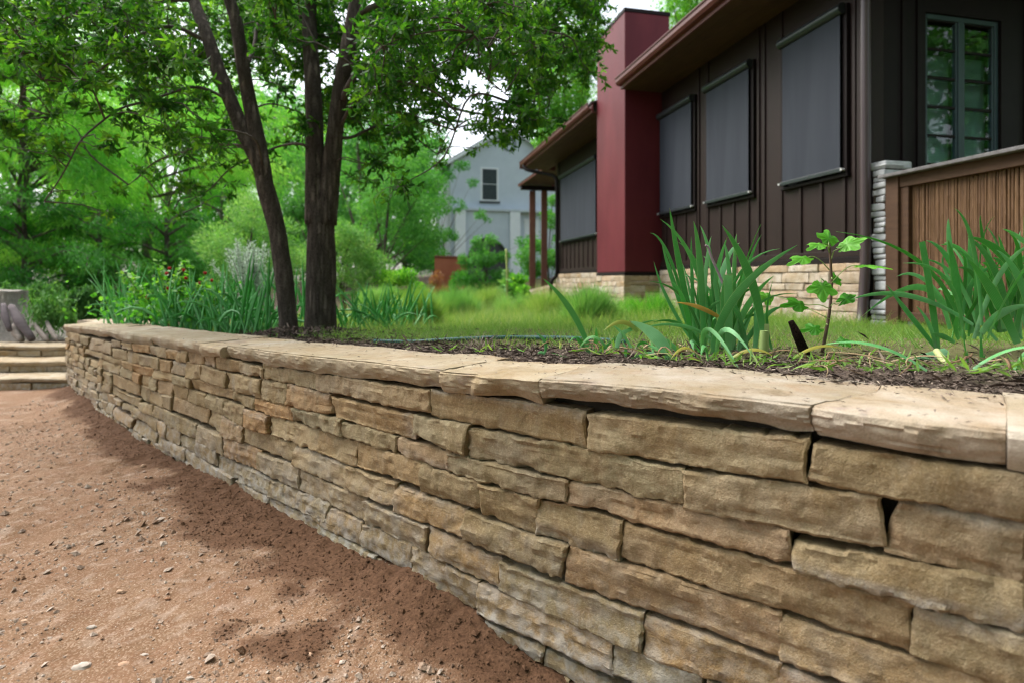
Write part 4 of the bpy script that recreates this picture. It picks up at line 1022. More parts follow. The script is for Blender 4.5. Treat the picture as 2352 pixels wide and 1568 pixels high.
# ---------------------------------------------------------------- the two oaks behind the wall
def oak(label, stems, branches, clusters, seed):
    r = np.random.default_rng(seed); base = stems[0][0][0]
    root = empty('oak_tree', (base.x, base.y, float(yard_z(np.array(base.x), np.array(base.y)))), label, 'tree', 'oak trees behind the stone wall')
    nodes = []
    for i, (pts, rad) in enumerate(stems):
        v, f, sp = knobbly(pts, rad, 28, 7, .08, seed+i*3); mesh_obj('trunk' if i == 0 else 'stem', v, f, M['bark'], root, True); nodes += [(p, .02) for p in sp if p.z > EYE+.6]
    mb = MB()
    for pts, r0 in branches:
        sp = spline(pts, 7); sp = [p+Vector([mn.noise(p*3+Vector((seed, k, 0)))*.05 for k in range(3)])*(i > 0) for i, p in enumerate(sp)]
        mb.tube(sp, np.linspace(r0, r0*.3, len(sp)), 7); nodes += [(p, .012) for p in sp[3:]]
    N_ = np.array([p for p, _ in nodes]); leafs = []; extra = []
    for c, n, sz in clusters:
        c = np.array(c); dd = np.linalg.norm(N_-c, axis=1)+np.maximum(0, N_[:, 2]-c[2])*.5
        if extra: pass
        a = Vector(N_[dd.argmin()]); b = Vector(c); d = (b-a)
        if d.length > .05:
            m1 = a+d*.35+Vector((0, 0, .12*d.length))+Vector(r.normal(size=3))*.06*d.length; m2 = a+d*.72+Vector((0, 0, .06*d.length))+Vector(r.normal(size=3))*.05*d.length
            sp = spline([a, m1, m2, b], 5); mb.tube(sp, np.linspace(min(.004+.006*d.length, .02), .0025, len(sp)), 5, False)
            if d.length > .5: N_ = np.vstack([N_, np.array([list(p) for p in sp[6:]])])
        ntw = max(3, n//11)
        for _ in range(ntw):
            tw = Vector(unit(r.normal(size=(1, 3)))[0]); tw.z *= .6; l = sz*r.uniform(.5, 1.25); e = b+tw*l-Vector((0, 0, .15*l)); mdl = b+tw*l*.5+Vector((0, 0, .05*l))
            mb.tube([b, mdl, e], [.0028, .002, .0012], 3, False); k = n//ntw
            tt = r.uniform(.15, 1, k)[:, None]; q = np.array(b)*(1-tt)**2+2*np.array(mdl)*tt*(1-tt)+np.array(e)*tt**2
            dr = np.array(tw)*.6+r.normal(size=(k, 3))*.75-np.array([0, 0, .3])
            leafs.append(leaf_arrays(q, dr, r.uniform(.035, .075, k), r.uniform(.016, .028, k), None, np.clip(r.normal(.45, .22)+r.normal(0, .15, k), 0, 1), r))
    o = mb.build('branches', M['twig'], root, True); tag(o, kind='stuff')
    leaf_obj('crown', cat_leaves(leafs), M['oak_leaf'], root)
    return root
def P(d, *a): return [px(x, y, d+dd) for x, y, dd in a]
dL, dR = 4.35, 4.65
Lst = [(P(dL, (664, 800, 0), (660, 720, 0), (650, 620, 0), (634, 520, 0), (612, 440, 0), (598, 390, 0)), [.076, .066, .064, .063, .066, .05]),
       (P(dL, (613, 450, 0), (598, 385, 0), (566, 318, 0), (535, 245, .02), (505, 170, .05), (478, 90, .1), (448, 10, .2), (405, -120, .4), (360, -260, .6)), [.05, .06, .057, .052, .05, .048, .044, .034, .02]),
       (P(dL, (616, 450, 0), (604, 385, 0), (592, 320, 0), (574, 240, 0), (558, 150, -.05), (542, 50, -.1), (520, -30, -.15), (505, -160, -.2), (500, -300, -.1)), [.05, .058, .054, .052, .048, .044, .04, .033, .02])]
Rst = [(P(dR, (736, 805, 0), (737, 700, 0), (738, 600, 0), (738, 510, 0), (738, 430, 0)), [.136, .118, .112, .106, .07]),
       (P(dR, (731, 515, 0), (724, 400, 0), (722, 280, .02), (718, 190, .05), (712, 90, .08), (710, 0, .1), (704, -150, .1), (690, -300, .2)), [.1, .078, .068, .066, .06, .055, .045, .025]),
       (P(dR, (745, 515, 0), (759, 400, 0), (770, 300, -.02), (780, 220, -.05), (796, 130, -.1), (812, 40, -.1), (832, -60, -.1), (870, -230, 0)), [.1, .076, .066, .064, .06, .055, .048, .025])]
Lbr = [(P(dL, (528, 228, 0), (450, 205, -.1), (350, 225, -.3), (265, 262, -.45), (190, 335, -.5), (110, 470, -.5)), .013),
       (P(dL, (480, 90, .1), (400, 60, 0), (320, 88, -.2), (215, 150, -.3), (100, 190, -.4)), .018),
       (P(dL, (448, 10, .2), (330, 10, .2), (200, 30, .1), (60, 60, 0), (-80, 90, 0)), .024),
       (P(dL, (560, 160, 0), (600, 60, .3), (640, -40, .6)), .02), (P(dL, (590, 330, 0), (500, 330, .3), (400, 350, .5), (300, 420, .6)), .014),
       (P(dL, (520, -30, -.1), (400, -80, -.6), (250, -60, -1.0), (90, -20, -1.2)), .022)]
Rbr = [(P(dR, (716, 352, 0), (690, 328, -.05), (645, 330, .1), (560, 360, .3), (500, 420, .4), (440, 472, .4)), .014),
       (P(dR, (790, 230, -.1), (835, 160, -.2), (900, 105, -.3), (1010, 85, -.4), (1150, 60, -.3), (1290, 80, -.2)), .026),
       (P(dR, (800, 160, -.1), (880, 200, .1), (1000, 232, .2), (1130, 265, .2), (1240, 290, .2)), .02),
       (P(dR, (770, 300, 0), (830, 230, -.2), (900, 190, -.4), (1000, 150, -.6)), .016), (P(dR, (766, 330, 0), (840, 300, .3), (930, 300, .5), (1000, 350, .6)), .016),
       (P(dR, (812, 40, -.1), (950, -20, -.2), (1120, -40, -.3), (1300, -10, -.3)), .026), (P(dR, (712, 90, .1), (660, 0, .5), (600, -120, .9)), .02)]
cl = []; r = np.random.default_rng(11)
lowx = [0, 80, 170, 250, 330, 420, 500, 560, 610, 660, 700, 760, 820, 900, 960, 1010, 1080, 1150, 1220, 1300, 1370]
lowy = [470, 480, 420, 400, 430, 490, 480, 430, 300, 300, 330, 400, 470, 480, 430, 340, 285, 325, 355, 260, 190]
while len(cl) < 600:
    x = r.uniform(-60, 1375); yb = np.interp(x, lowx, lowy); y = yb*(1-r.random()**.75)-60*r.random(); d = r.uniform(3.3, 5.9)
    dens = np.interp(y/yb, [-.2, .25, .6, .9, 1], [1, 1, .62, .38, .3])
    if 20 < x < 330 and y > 140: dens *= .5
    if 1180 < x < 1375 and y < 120: dens *= .9
    if 560 < x < 700 and y > 180: dens *= .45
    if math.hypot((x-345)/40, (y-385)/40) < 1 or math.hypot((x-470)/30, (y-185)/40) < 1 or (1040 < x < 1140 and 255 < y < 330): continue
    if x < 620: dens *= .5 if y > 180 else .85
    stem = min(abs(x-np.interp(y, [-60, 20, 90, 170, 245, 318, 400], [420, 448, 478, 505, 535, 566, 600])), abs(x-np.interp(y, [-60, 50, 150, 240, 320, 400], [518, 542, 558, 574, 592, 601])), abs(x-np.interp(y, [-60, 90, 280, 470], [706, 712, 722, 728])), abs(x-np.interp(y, [-60, 40, 130, 220, 300, 470], [832, 812, 796, 780, 770, 750])))
    if d < 4.7 and stem < 60 and y > -20: d = r.uniform(4.9, 5.9); dens *= .8
    if r.random() > dens: continue
    if x > 1250: d = r.uniform(4.6, 5.8)
    cl.append((px(x, y, d), int(r.uniform(70, 130)), r.uniform(.14, .26)))
for _ in range(45):                # the rest of both crowns, above the frame
    cl.append((Vector((r.uniform(-4.6, 1.3), r.uniform(3.0, 6.6), EYE+r.uniform(2.7, 4.6))), 90, .3))
for pts, r0 in Lbr[:2]+Lbr[4:5]+Rbr[:1]+Rbr[2:5]:
    for p in spline(pts, 4)[5:]: cl.append((p+Vector((r.normal()*.1, r.normal()*.1, r.normal()*.08)), int(r.uniform(30, 60)), r.uniform(.12, .2)))
for _ in range(16): cl.append((px(r.uniform(1090, 1240), r.uniform(270, 345), r.uniform(4.8, 5.6)), 38, .13))
isL = [c for c in cl if c[0].x < -1.75]; isR = [c for c in cl if c[0].x >= -1.75]
oak('slim leaning dark oak trunk forking into two stems, left of the thicker trunk', Lst, Lbr, isL, 3)
oak('thick upright dark oak trunk forking above head height, with twigs over the lawn', Rst, Rbr, isR, 4)

# ---------------------------------------------------------------- other trees and shrubs
def blob_leaves(blobs, n, L, Wd, shape, r, droop=.2, tone=(.5, .2), surf=.55):
    B = np.array([[*b[0], *b[1]] for b in blobs]); vol = (B[:, 3]*B[:, 4]*B[:, 5])**(2/3); pk = r.choice(len(B), n, p=vol/vol.sum()); out = []
    u = unit(r.normal(size=(n, 3))); rad = r.random(n)**surf; Pp = B[pk, :3]+u*rad[:, None]*B[pk, 3:]
    Pp = Pp+.10*B[pk, 3:]*np.stack([vn2(Pp[:, 0]*2.1+k, Pp[:, 2]*2.3+Pp[:, 1]) for k in range(3)], 1)*2
    dr = u*.8+r.normal(size=(n, 3))*.6; dr[:, 2] -= droop*2
    gap = vn2(Pp[:, 0]*1.6/max(.2, B[:, 3].mean())+3, Pp[:, 2]*1.9/max(.2, B[:, 3].mean())+Pp[:, 1]*.7)
    keep = gap > -.45; bt = r.normal(0, .12, len(B))
    tint = np.clip(tone[0]+bt[pk]+r.normal(0, tone[1], n), 0, 1); nn = keep.sum()
    return leaf_arrays(Pp[keep], dr[keep], r.uniform(.6, 1.3, nn)*L, r.uniform(.7, 1.2, nn)*Wd, None, tint[keep], r, shape)
def tree(name, label, base, blobs, n, L, Wd, mat, shape='diamond', trunk_r=.15, seed=1, cat='tree', group=None, droop=.2, tone=(.5, .2), trunk=True, surf=.55):
    r = np.random.default_rng(seed); root = empty(name, base, label, cat, group)
    if trunk:
        top = max(blobs, key=lambda b: b[0][2])[0]; mb = MB(); b0 = Vector(base); t_ = Vector(top); m = b0.lerp(t_, .5)+Vector((r.normal()*.08, 0, 0))*(t_.z-b0.z)*.3
        sp = spline([b0-Vector((0, 0, .15)), b0.lerp(m, .5), m, t_], 5); mb.tube(sp, np.linspace(trunk_r, trunk_r*.25, len(sp)), 9)
        for c, rr in blobs:
            a = sp[min(len(sp)-1, int(len(sp)*np.clip((c[2]-base[2])/(t_.z-base[2]+.01)*.65, .15, .9)))]
            mb.tube(spline([a, a.lerp(Vector(c), .55)+Vector((0, 0, .1*rr[0])), Vector(c)], 4), np.linspace(trunk_r*.42, trunk_r*.08, 9), 5)
        mb.build('trunk', M['twig'] if trunk_r < .08 else M['bark'], root, True)
    leaf_obj('crown' if cat == 'tree' else 'foliage', blob_leaves(blobs, n, L, Wd, shape, r, droop, tone, surf), mat, root)
    return root
def gz(x, y): return float(yard_z(np.array(float(x)), np.array(float(y))))
def pblobs(d, lst, r=None, dd=.6):  # lst of (px x, px y, half-width px)
    r = r or np.random.default_rng(len(lst)); out = []
    for x, y, w in lst:
        k = w/FPX*d; out.append((tuple(px(x, y, d+r.uniform(-dd, dd)*k*1.5)), (k, k*r.uniform(.8, 1.1), k*r.uniform(.6, .85))))
    return out
def on_ground(x, d): p = px(x, 645, d); return (p.x, d, gz(p.x, d))
# feathery cypresses: drooping plumes of fine needles
def plume_tree(label, base, plumes, n, mat, seed, trunk_r=.16, spread=1., name='cypress_tree', cat='tree', grp='feathery cypress trees'):
    r = np.random.default_rng(seed); root = empty(name, base, label, cat, grp); mb = MB(); b0 = Vector(base); L_ = []
    zt = max(p[0].z for p in plumes); sp = spline([b0-Vector((0, 0, .2)), b0+Vector((.05, .1, (zt-b0.z)*.5)), Vector((b0.x+.1, b0.y, zt))], 8); mb.tube(sp, np.linspace(trunk_r, .03, len(sp)), 9)
    for c, ln, dirx in plumes:
        a = sp[min(len(sp)-1, max(1, int((c.z-.25*ln-b0.z)/(zt-b0.z+.01)*len(sp))))]; e = c+Vector((dirx*ln, r.uniform(-.5, .5)*ln, -.28*ln)); path = spline([a, a.lerp(c, .6)+Vector((0, 0, .2*ln)), c, e], 6)
        mb.tube(path, np.linspace(.03, .006, len(path)), 5, False); A = np.array([list(p) for p in path]); k = n; tt = r.uniform(.35, 1, k)*(len(A)-1); i0 = np.minimum(tt.astype(int), len(A)-2); f = (tt-i0)[:, None]
        q = A[i0]*(1-f)+A[i0+1]*f; q = q+r.normal(size=(k, 3))*np.array([.17, .17, .09])*ln*spread; ax = unit(A[i0+1]-A[i0])
        dr = ax*.9+r.normal(size=(k, 3))*.55; dr[:, 2] -= .55
        L_.append(leaf_arrays(q, dr, r.uniform(.10, .24, k)*min(ln, 1.4), r.uniform(.012, .022, k)*min(1.3, ln), None, np.clip(r.normal(.5, .2)+r.normal(0, .16, k)+.25*(q[:, 2]-c.z)/ln, 0, 1), r, 'needle', .1))
    tag(mb.build('trunk', M['bark'], root, True)); leaf_obj('crown', cat_leaves(L_), mat, root); return root
def plumes(xr, yr, d, n, ln, seed, dd=1.6, cx=None):
    r = np.random.default_rng(seed); out = []
    for _ in range(n):
        x = r.uniform(*xr); y = r.uniform(*yr); p = px(x, y, d+r.uniform(-dd, dd)); out.append((p, r.uniform(.7, 1.3)*ln, np.sign(x-(cx or sum(xr)/2))*r.uniform(.3, .9)))
    return out
plume_tree('bright feathery cypress filling the left edge, behind the drooping oak twigs', on_ground(40, 12.5), plumes((-220, 330), (90, 600), 12.5, 62, 1.25, 1), 800, M['cypress'], 21)
plume_tree('feathery cypress with drooping plumes, between left edge and leaning oak trunk', on_ground(330, 15.5), plumes((180, 560), (200, 620), 15.5, 46, 1.5, 2), 720, M['cypress'], 22)
plume_tree('tall feathery cypress top, behind the leaning oak trunk', on_ground(430, 20), plumes((250, 680), (-60, 420), 20, 52, 2.1, 3), 600, M['cypress'], 23)
plume_tree('tall feathery cypress at the upper left corner, partly out of frame', on_ground(-60, 19), plumes((-300, 240), (-120, 330), 19, 44, 2.1, 5), 600, M['cypress'], 24)
# dark thicket under the cypresses
for i, (x, y, w, d, lab) in enumerate([(40, 560, 150, 10.5, 'dark green thicket at the left edge, above the weathered stump'), (215, 585, 110, 11.0, 'dark green thicket behind the trailing vine and the iris bed'), (370, 600, 110, 11.5, 'dark green thicket behind the red-flowered shrub'), (500, 560, 80, 13.5, 'very dark shrub left of the leaning oak trunk')]):
    plume_tree(lab, on_ground(x, d), plumes((x-w*1.1, x+w*1.1), (y-110, y+120), d, 26, .75, 60+i, .8), 620, M['dark_leaf'], 60+i, .06, 1.1, 'thicket', 'shrub', 'dark thickets under the cypresses')
tree('pale_shrub', 'pale yellow-green fine-leaved shrub left of the thick oak trunk', on_ground(560, 9), pblobs(9, [(500, 560, 60), (570, 545, 70), (640, 540, 55), (540, 630, 70), (620, 630, 65), (585, 480, 55), (660, 600, 50)]), 15000, .06, .016, M['pale_leaf'], 'diamond', .04, 51, 'shrub', None, -.2)
tree('pale_shrub', 'pale yellow-green fine-leaved shrub right of the thick oak trunk', on_ground(800, 10), pblobs(10, [(740, 590, 60), (800, 560, 60), (850, 610, 55), (790, 640, 60), (820, 520, 45), (765, 520, 45)]), 15000, .065, .017, M['pale_leaf'], 'diamond', .04, 52, 'shrub', None, -.2)
def spiky(name, label, base, n, h, w, mat, seed):
    r = np.random.default_rng(seed); root = empty(name, base, label, 'shrub'); b0 = Vector(base); mb = MB(); L_ = []
    for _ in range(n):
        e = b0+Vector((r.normal()*w, r.normal()*w*.8, h*r.uniform(.5, 1.0))); m = b0.lerp(e, .5)+Vector((r.normal()*.03, 0, .06)); sp = spline([b0, m, e], 6); mb.tube(sp, np.linspace(.006, .002, len(sp)), 4, False)
        A = np.array([list(p) for p in sp]); k = 150; tt = r.uniform(.3, 1, k)*(len(A)-1); i0 = np.minimum(tt.astype(int), len(A)-2); f = (tt-i0)[:, None]; q = A[i0]*(1-f)+A[i0+1]*f+r.normal(size=(k, 3))*.012; dr = unit(A[i0+1]-A[i0])*.8+r.normal(size=(k, 3))*.8
        L_.append(leaf_arrays(q, dr, r.uniform(.025, .055, k), r.uniform(.007, .013, k), None, np.clip(r.normal(.45, .25, k), 0, 1), r, 'diamond', .1))
    mb.build('stems', M['twig'], root, True); leaf_obj('foliage', cat_leaves(L_), mat, root)
spiky('silver_shrub', 'silvery grey upright shrub behind the iris bed, left of the leaning trunk', on_ground(580, 6.3), 46, 1.02, .15, M['silver_leaf'], 53)
tree('slender_tree', 'slender young tree with a thin crooked dark trunk, in front of the grey house corner', on_ground(882, 13.5), pblobs(13.5, [(900, 430, 70), (950, 480, 60), (860, 470, 55), (980, 420, 45), (905, 360, 60), (940, 540, 50), (850, 540, 45), (985, 540, 38)]), 12000, .09, .032, M['wood_leaf'], 'diamond', .055, 54, 'tree', None, .2)
tree('leafy_tree', 'mid-green leafy tree behind the thick oak trunk, left of the grey house', on_ground(830, 22), pblobs(22, [(780, 420, 85), (860, 400, 85), (930, 340, 80), (820, 310, 90), (900, 470, 80), (980, 470, 50), (960, 560, 60), (850, 560, 70), (760, 530, 60)]), 22000, .15, .06, M['wood_leaf'], 'diamond', .2, 55)
tree('vine_sprays', 'thin leafy sprays hanging across the corner of the grey house', on_ground(1012, 24), pblobs(24, [(1018, 400, 26), (1020, 470, 26), (1055, 475, 18), (1085, 420, 14), (1030, 540, 24), (1010, 330, 30), (1105, 495, 14), (1060, 380, 18), (1120, 505, 9), (1210, 560, 26), (1010, 590, 26)]), 4200, .14, .045, M['dark_leaf'], 'diamond', .04, 56, 'tree', None, .1)
tree('low_shrub', 'bright yellow-green low shrub on the lawn, right of the thick oak trunk', on_ground(905, 10), pblobs(10, [(860, 680, 40), (905, 655, 40), (950, 680, 40), (885, 640, 25), (935, 640, 26), (980, 690, 25)]), 9000, .055, .022, M['bright_leaf'], 'diamond', .02, 57, 'shrub', None, -.3)
tree('feathery_grass', 'soft pale feathery clump on the lawn in front of the low shrub', on_ground(870, 8), pblobs(8, [(850, 700, 40), (890, 690, 38), (920, 705, 34)]), 9000, .10, .005, M['pale_leaf'], 'needle', .02, 58, 'ornamental grass', None, -.6, trunk=False)
for i, (x, y, d, w, lab) in enumerate([(960, 738, 6.6, 42, 'wispy pale grass clump on the lawn behind the hose, left one'), (1045, 728, 8.2, 40, 'wispy pale grass clump in the middle of the lawn'), (1120, 722, 10, 36, 'wispy pale grass clump before the low soft shrub'), (1180, 730, 9, 34, 'wispy pale grass clump nearest the porch wall'), (1265, 738, 7.4, 44, 'wispy pale grass clump left of the chimney base'), (1360, 745, 5.8, 44, 'wispy pale grass clump before the bright tuft by the stone base')]):
    bl = pblobs(d, [(x-w*.5, y-4, w*.6), (x+w*.5, y, w*.6), (x, y-16, w*.6)]); tree('meadow_grass', lab, on_ground(x, d), bl, 5200, .3, .007, M['pale_leaf'] if i % 2 else M['grass'], 'needle', .02, 158+i, 'grass clump', 'wispy grass clumps on the lawn', -.8, trunk=False)
tree('orange_shrub', 'sparse rusty orange shrub left of the terracotta wall', on_ground(1005, 18), pblobs(18, [(1003, 640, 18), (1015, 665, 16), (995, 680, 16)]), 900, .1, .03, leafmat('rusty_leaf', (.25, .09, .04), (.38, .16, .06), (.4, .25, .1)), 'diamond', .02, 171, 'shrub')
tree('rusty_shrub', 'loose shrub with dark stems in front of the terracotta wall', on_ground(1045, 16), pblobs(16, [(1030, 660, 32), (1055, 640, 24), (1020, 690, 28), (1060, 690, 25)]), 3200, .08, .025, M['dark_leaf'], 'diamond', .03, 59, 'shrub')
tree('round_shrub', 'uneven green shrub under the arch of the grey house', on_ground(1115, 19), pblobs(19, [(1110, 590, 34), (1085, 640, 34), (1145, 640, 36), (1100, 556, 18), (1128, 552, 16), (1110, 680, 40), (1070, 600, 18), (1158, 590, 18)]), 7000, .11, .04, M['wood_leaf'], 'diamond', .05, 60, 'shrub')
tree('broadleaf_shrub', 'bright broad-leaved low shrub beside the porch posts', on_ground(1190, 13.5), pblobs(13.5, [(1185, 655, 26), (1205, 680, 26), (1180, 690, 24), (1168, 665, 18)]), 2600, .11, .06, M['bright_leaf'], 'diamond', .02, 61, 'shrub', None, -.1)
tree('porch_shrub', 'tall green shrub seen between the porch posts and the house', on_ground(1262, 23), pblobs(23, [(1250, 560, 40), (1275, 500, 35), (1230, 620, 40), (1275, 600, 35), (1205, 590, 28), (1270, 460, 20)]), 7000, .13, .055, M['wood_leaf'], 'diamond', .06, 62, 'shrub')
tree('low_shrub', 'low soft green shrub in front of the porch wall', on_ground(1120, 13), pblobs(13, [(1100, 690, 28), (1140, 680, 24), (1075, 680, 22)]), 3000, .07, .02, M['pale_leaf'], 'diamond', .02, 63, 'shrub', None, -.3)
rb = [(1285, 200, 75), (1340, 230, 60), (1250, 260, 55), (1300, 120, 80), (1355, 160, 55), (1230, 190, 55), (1310, 290, 55), (1260, 320, 40)]
tree('bright_tree', 'sunlit yellow-green tree over the eaves, left of the red chimney', on_ground(1300, 25), pblobs(25, rb), 20000, .17, .08, M['bright_leaf'], 'diamond', .2, 64)
tree('bright_tree', 'bright green treetop between the red chimney and the roof edge', (9.6, 27, gz(9.6, 27)), pblobs(27, [(1590, 20, 70), (1640, -20, 70), (1560, 70, 55), (1540, -10, 50), (1660, 50, 60), (1600, 110, 60)]), 14000, .17, .08, M['bright_leaf'], 'diamond', .2, 65)
tree('thin_tree', 'thin-leaved treetop against the sky, above the grey house and left of the chimney', on_ground(1230, 38), pblobs(38, [(1390, 70, 30), (1345, 40, 36), (1250, 340, 26), (1205, 350, 16), (1260, 290, 24), (1300, 20, 34)]), 3600, .2, .09, M['wood_leaf'], 'diamond', .14, 66)
# woodland behind: each tree its own, three crowns shared between the copies
wl = ['far woodland tree at the left edge, behind the cypress', 'far woodland tree seen left of the leaning oak trunk', 'far woodland tree behind the fork of the leaning trunk', 'far woodland tree between both oak trunks', 'far woodland tree right of the thick oak trunk', 'far woodland tree reaching left of the grey gable', 'far low woodland tree beside the grey house wall', 'far woodland tree behind the grey house', 'far woodland tree behind the brown house roof', 'far woodland tree low behind the dark thicket', 'far woodland tree low behind the pale shrub', 'far woodland tree at the upper left corner, tallest behind the cypress', 'far woodland tree just left of the leaning trunk, deep in the wood', 'far woodland tree filling the gap left of the thick trunk', 'far woodland tree in the gap right of the thick trunk']
wp = [(-60, 36, 1.1, 0), (170, 42, 1.15, 1), (390, 38, 1.0, 2), (640, 44, 1.2, 0), (800, 39, .92, 1), (930, 46, .95, 2), (1000, 52, .8, 0), (1330, 52, 1.15, 1), (1700, 50, 1.1, 2), (250, 30, .55, 2), (720, 29, .5, 1), (60, 48, 1.35, 1), (500, 50, 1.3, 0), (610, 34, .85, 1), (860, 33, .8, 2)]
protos = []
def copy_tree(o, parent=None):
    c = o.copy(); COL.objects.link(c); c.parent = parent
    for ch in list(o.children): copy_tree(ch, c)
    return c
for i, (x, d, s, v) in enumerate(wp):
    p = px(x, 645, d); b = (p.x, d, gz(p.x, d))
    if len(protos) <= v and v == len(protos):
        r = np.random.default_rng(70+v); bl = []
        for k in range(13):
            a = r.uniform(0, 6.28); h = r.uniform(2.0, 13.5); rr = r.uniform(1.7, 3.0); q = 3.4*(1-abs(h-6.5)/11); bl.append(((b[0]+math.cos(a)*q, b[1]+math.sin(a)*q*.8, b[2]+h), (rr, rr, rr*.75)))
        o = tree('woodland_tree', wl[i], b, bl, 17000, .3, .14, M['wood_leaf'], 'diamond', .28, 80+v, 'tree', 'far woodland trees'); protos.append(o)
    else:
        o = copy_tree(protos[v if v < len(protos) else 0]); o.location = b; o.scale = (s, s, s); o.rotation_euler = (0, 0, i*1.3); o['label'] = wl[i]
# unseen trees added behind camera to block light; others show in the french window
for i, (x, y, sc_, lab) in enumerate([(6.0, -6.8, .95, 'unseen woodland tree added behind the viewpoint beside the house to block light'), (-5.5, -7.5, .95, 'unseen woodland tree added behind the viewpoint at the path to block light'), (.3, -6.5, 1.0, 'unseen woodland tree added straight behind the viewpoint to block light'), (12.5, 1.2, .8, 'woodland tree beyond the bamboo fence, reflected in the left window panes'), (17, -2.5, .9, 'woodland tree beyond the bamboo fence, reflected in the right window panes')]):
    o = copy_tree(protos[i % 3]); o.location = (x, y, -.05); o.scale = (sc_, sc_, sc_); o.rotation_euler = (0, 0, i*2.1); o['label'] = lab

# ---------------------------------------------------------------- irises
def blade(name, pts, w, parent, mat=None, tint=.5, tw=None, blunt=False, seg=11, thick=.0035, face=None):
    """sword leaf: quadratic curve base-middle-tip, lens cross section"""
    a, m, b = [Vector(p) for p in pts]; c = m*2-(a+b)*.5; V = []; Fc = []; T = []; AC = []; AL = []; al = rng.choice([0, 1])*.0+rng.uniform(.93, 1.0)
    fc = Vector(face) if face is not None else Vector((rng.normal()*.35, -1, rng.normal()*.25))
    if tw is None: tw = rng.uniform(-.5, .5)
    for i in range(seg+1):
        t = i/seg; p = a*(1-t)**2+c*2*t*(1-t)+b*t*t; tg = ((c-a)*(1-t)+(b-c)*t).normalized(); s = tg.cross(fc)
        s = s.normalized() if s.length > 1e-4 else Vector((1, 0, 0)); s = (Matrix.Rotation(tw*t, 3, tg) @ s); nn = s.cross(tg)
        ww = w*(.72+.28*min(1, t*3))*(1 if blunt else max(.03, min(1, (1-t)**.72*1.75))) ; th = thick*(1.6-1.2*t)
        V += [p-s*ww*.5, p+nn*th*.5+s*ww*.1, p+s*ww*.5, p-nn*th*.5+s*ww*.1]
        T += [min(1, max(0, tint+.45*max(0, .22-t)/.22+.15*(t > .93)))]*4
        AC += [-1, .1, 1, -.1]; AL += [t*al]*4
        if i:
            q = (i-1)*4
            for k in range(4): Fc.append((q+k, q+(k+1) % 4, q+4+(k+1) % 4, q+4+k))
    Fc += [(3, 2, 1, 0), tuple(seg*4+k for k in range(4))]
    if parent is None: return np.array([list(p) for p in V]), Fc, np.array(T)
    return mesh_obj(name, [list(p) for p in V], Fc, mat or M['iris'], parent, True, {'tint': T, 'across': AC, 'along': AL}, sharp=60)
def zA(x, y, d): return px(*Z2(1250, 480, 3.36, x, y), d)      # measured positions in the foreground clumps
def zB(x, y, d): return px(*Z2(1800, 400, 2.851, x, y), d)
irA = empty('iris_plant', zA(1600, 1290, 2.22), 'largest iris clump, upright sword leaves, behind the cap stones in front of the stone base', 'iris', 'iris plants behind the wall')
for b, m, t, w, d, db, ti in [((1530, 1290), (1385, 620), (1293, 95), 68, 2.28, .0, .35), ((1480, 1180), (1300, 520), (1130, 300), 34, 2.3, .02, .3), ((1510, 1250), (1330, 720), (1232, 400), 52, 2.26, .03, .5), ((1490, 1200), (1280, 850), (1163, 535), 38, 2.2, .05, .35),
    ((1500, 1230), (1478, 700), (1470, 330), 44, 2.2, .04, .5), ((1575, 1290), (1545, 600), (1490, 205), 62, 2.18, 0, .35), ((1570, 1290), (1660, 720), (1765, 335), 66, 2.3, .02, .8), ((1600, 1290), (1720, 640), (1870, 380), 60, 2.34, .05, .85),
    ((2060, 1130), (1945, 640), (1725, 240), 84, 2.12, 0, .25), ((1720, 1270), (1885, 640), (2042, 230), 52, 2.24, .03, .3), ((1770, 1260), (1900, 680), (2045, 315), 48, 2.26, .04, .6), ((1680, 1260), (1850, 660), (2195, 430), 30, 2.2, .02, .35),
    ((1640, 1290), (1850, 800), (2340, 400), 76, 2.1, -.02, .3), ((1790, 1270), (1930, 900), (2150, 650), 70, 2.2, .02, .85), ((1700, 1290), (1600, 1000), (1560, 780), 40, 2.25, .03, .45), ((1760, 1290), (1730, 900), (1745, 660), 46, 2.16, 0, .25),
    ((1820, 1280), (1850, 960), (1960, 700), 60, 2.3, .05, .4), ((1560, 1300), (1620, 1090), (1880, 1440), 42, 2.02, -.1, .75), ((1680, 1290), (1760, 1090), (1990, 1330), 44, 2.05, -.08, .75), ((1700, 1220), (1400, 1060), (1060, 1085), 34, 2.12, 0, .8), ((1560, 1300), (1480, 1190), (1500, 1310), 44, 2.1, -.02, .7),
    ((1660, 1290), (1640, 1000), (1600, 860), 44, 2.3, .02, .4), ((1850, 1290), (2010, 900), (2350, 800), 24, 2.2, .02, .3), ((2130, 1250), (2090, 980), (2140, 690), 34, 2.15, .0, .35)]:
    blade('leaf', [zA(*b, d), zA(*m, d-.02+db), zA(*t, d-.05+db*2)], w*.28/1000*2.2/1.3*.86, irA, tint=ti)
blade('leaf', [zA(1780, 1280, 2.14), zA(1775, 960, 2.12), zA(1772, 640, 2.1)], .032, irA, tint=.75, blunt=True)
blade('leaf', [zA(1740, 1020, 2.12), zA(1550, 915, 2.1), zA(1345, 868, 2.1)], .019, irA, M['iris_yellow'], .35)
o = blade('leaf', [zA(1310, 1370, 1.98), zA(1180, 1150, 2.0), zA(960, 1020, 2.05)], .045, irA, tint=.8)
blade('leaf', [zA(1030, 1110, 2.04), zA(900, 1030, 2.05), zA(750, 1105, 2.05)], .017, irA, M['iris_yellow'], .85)
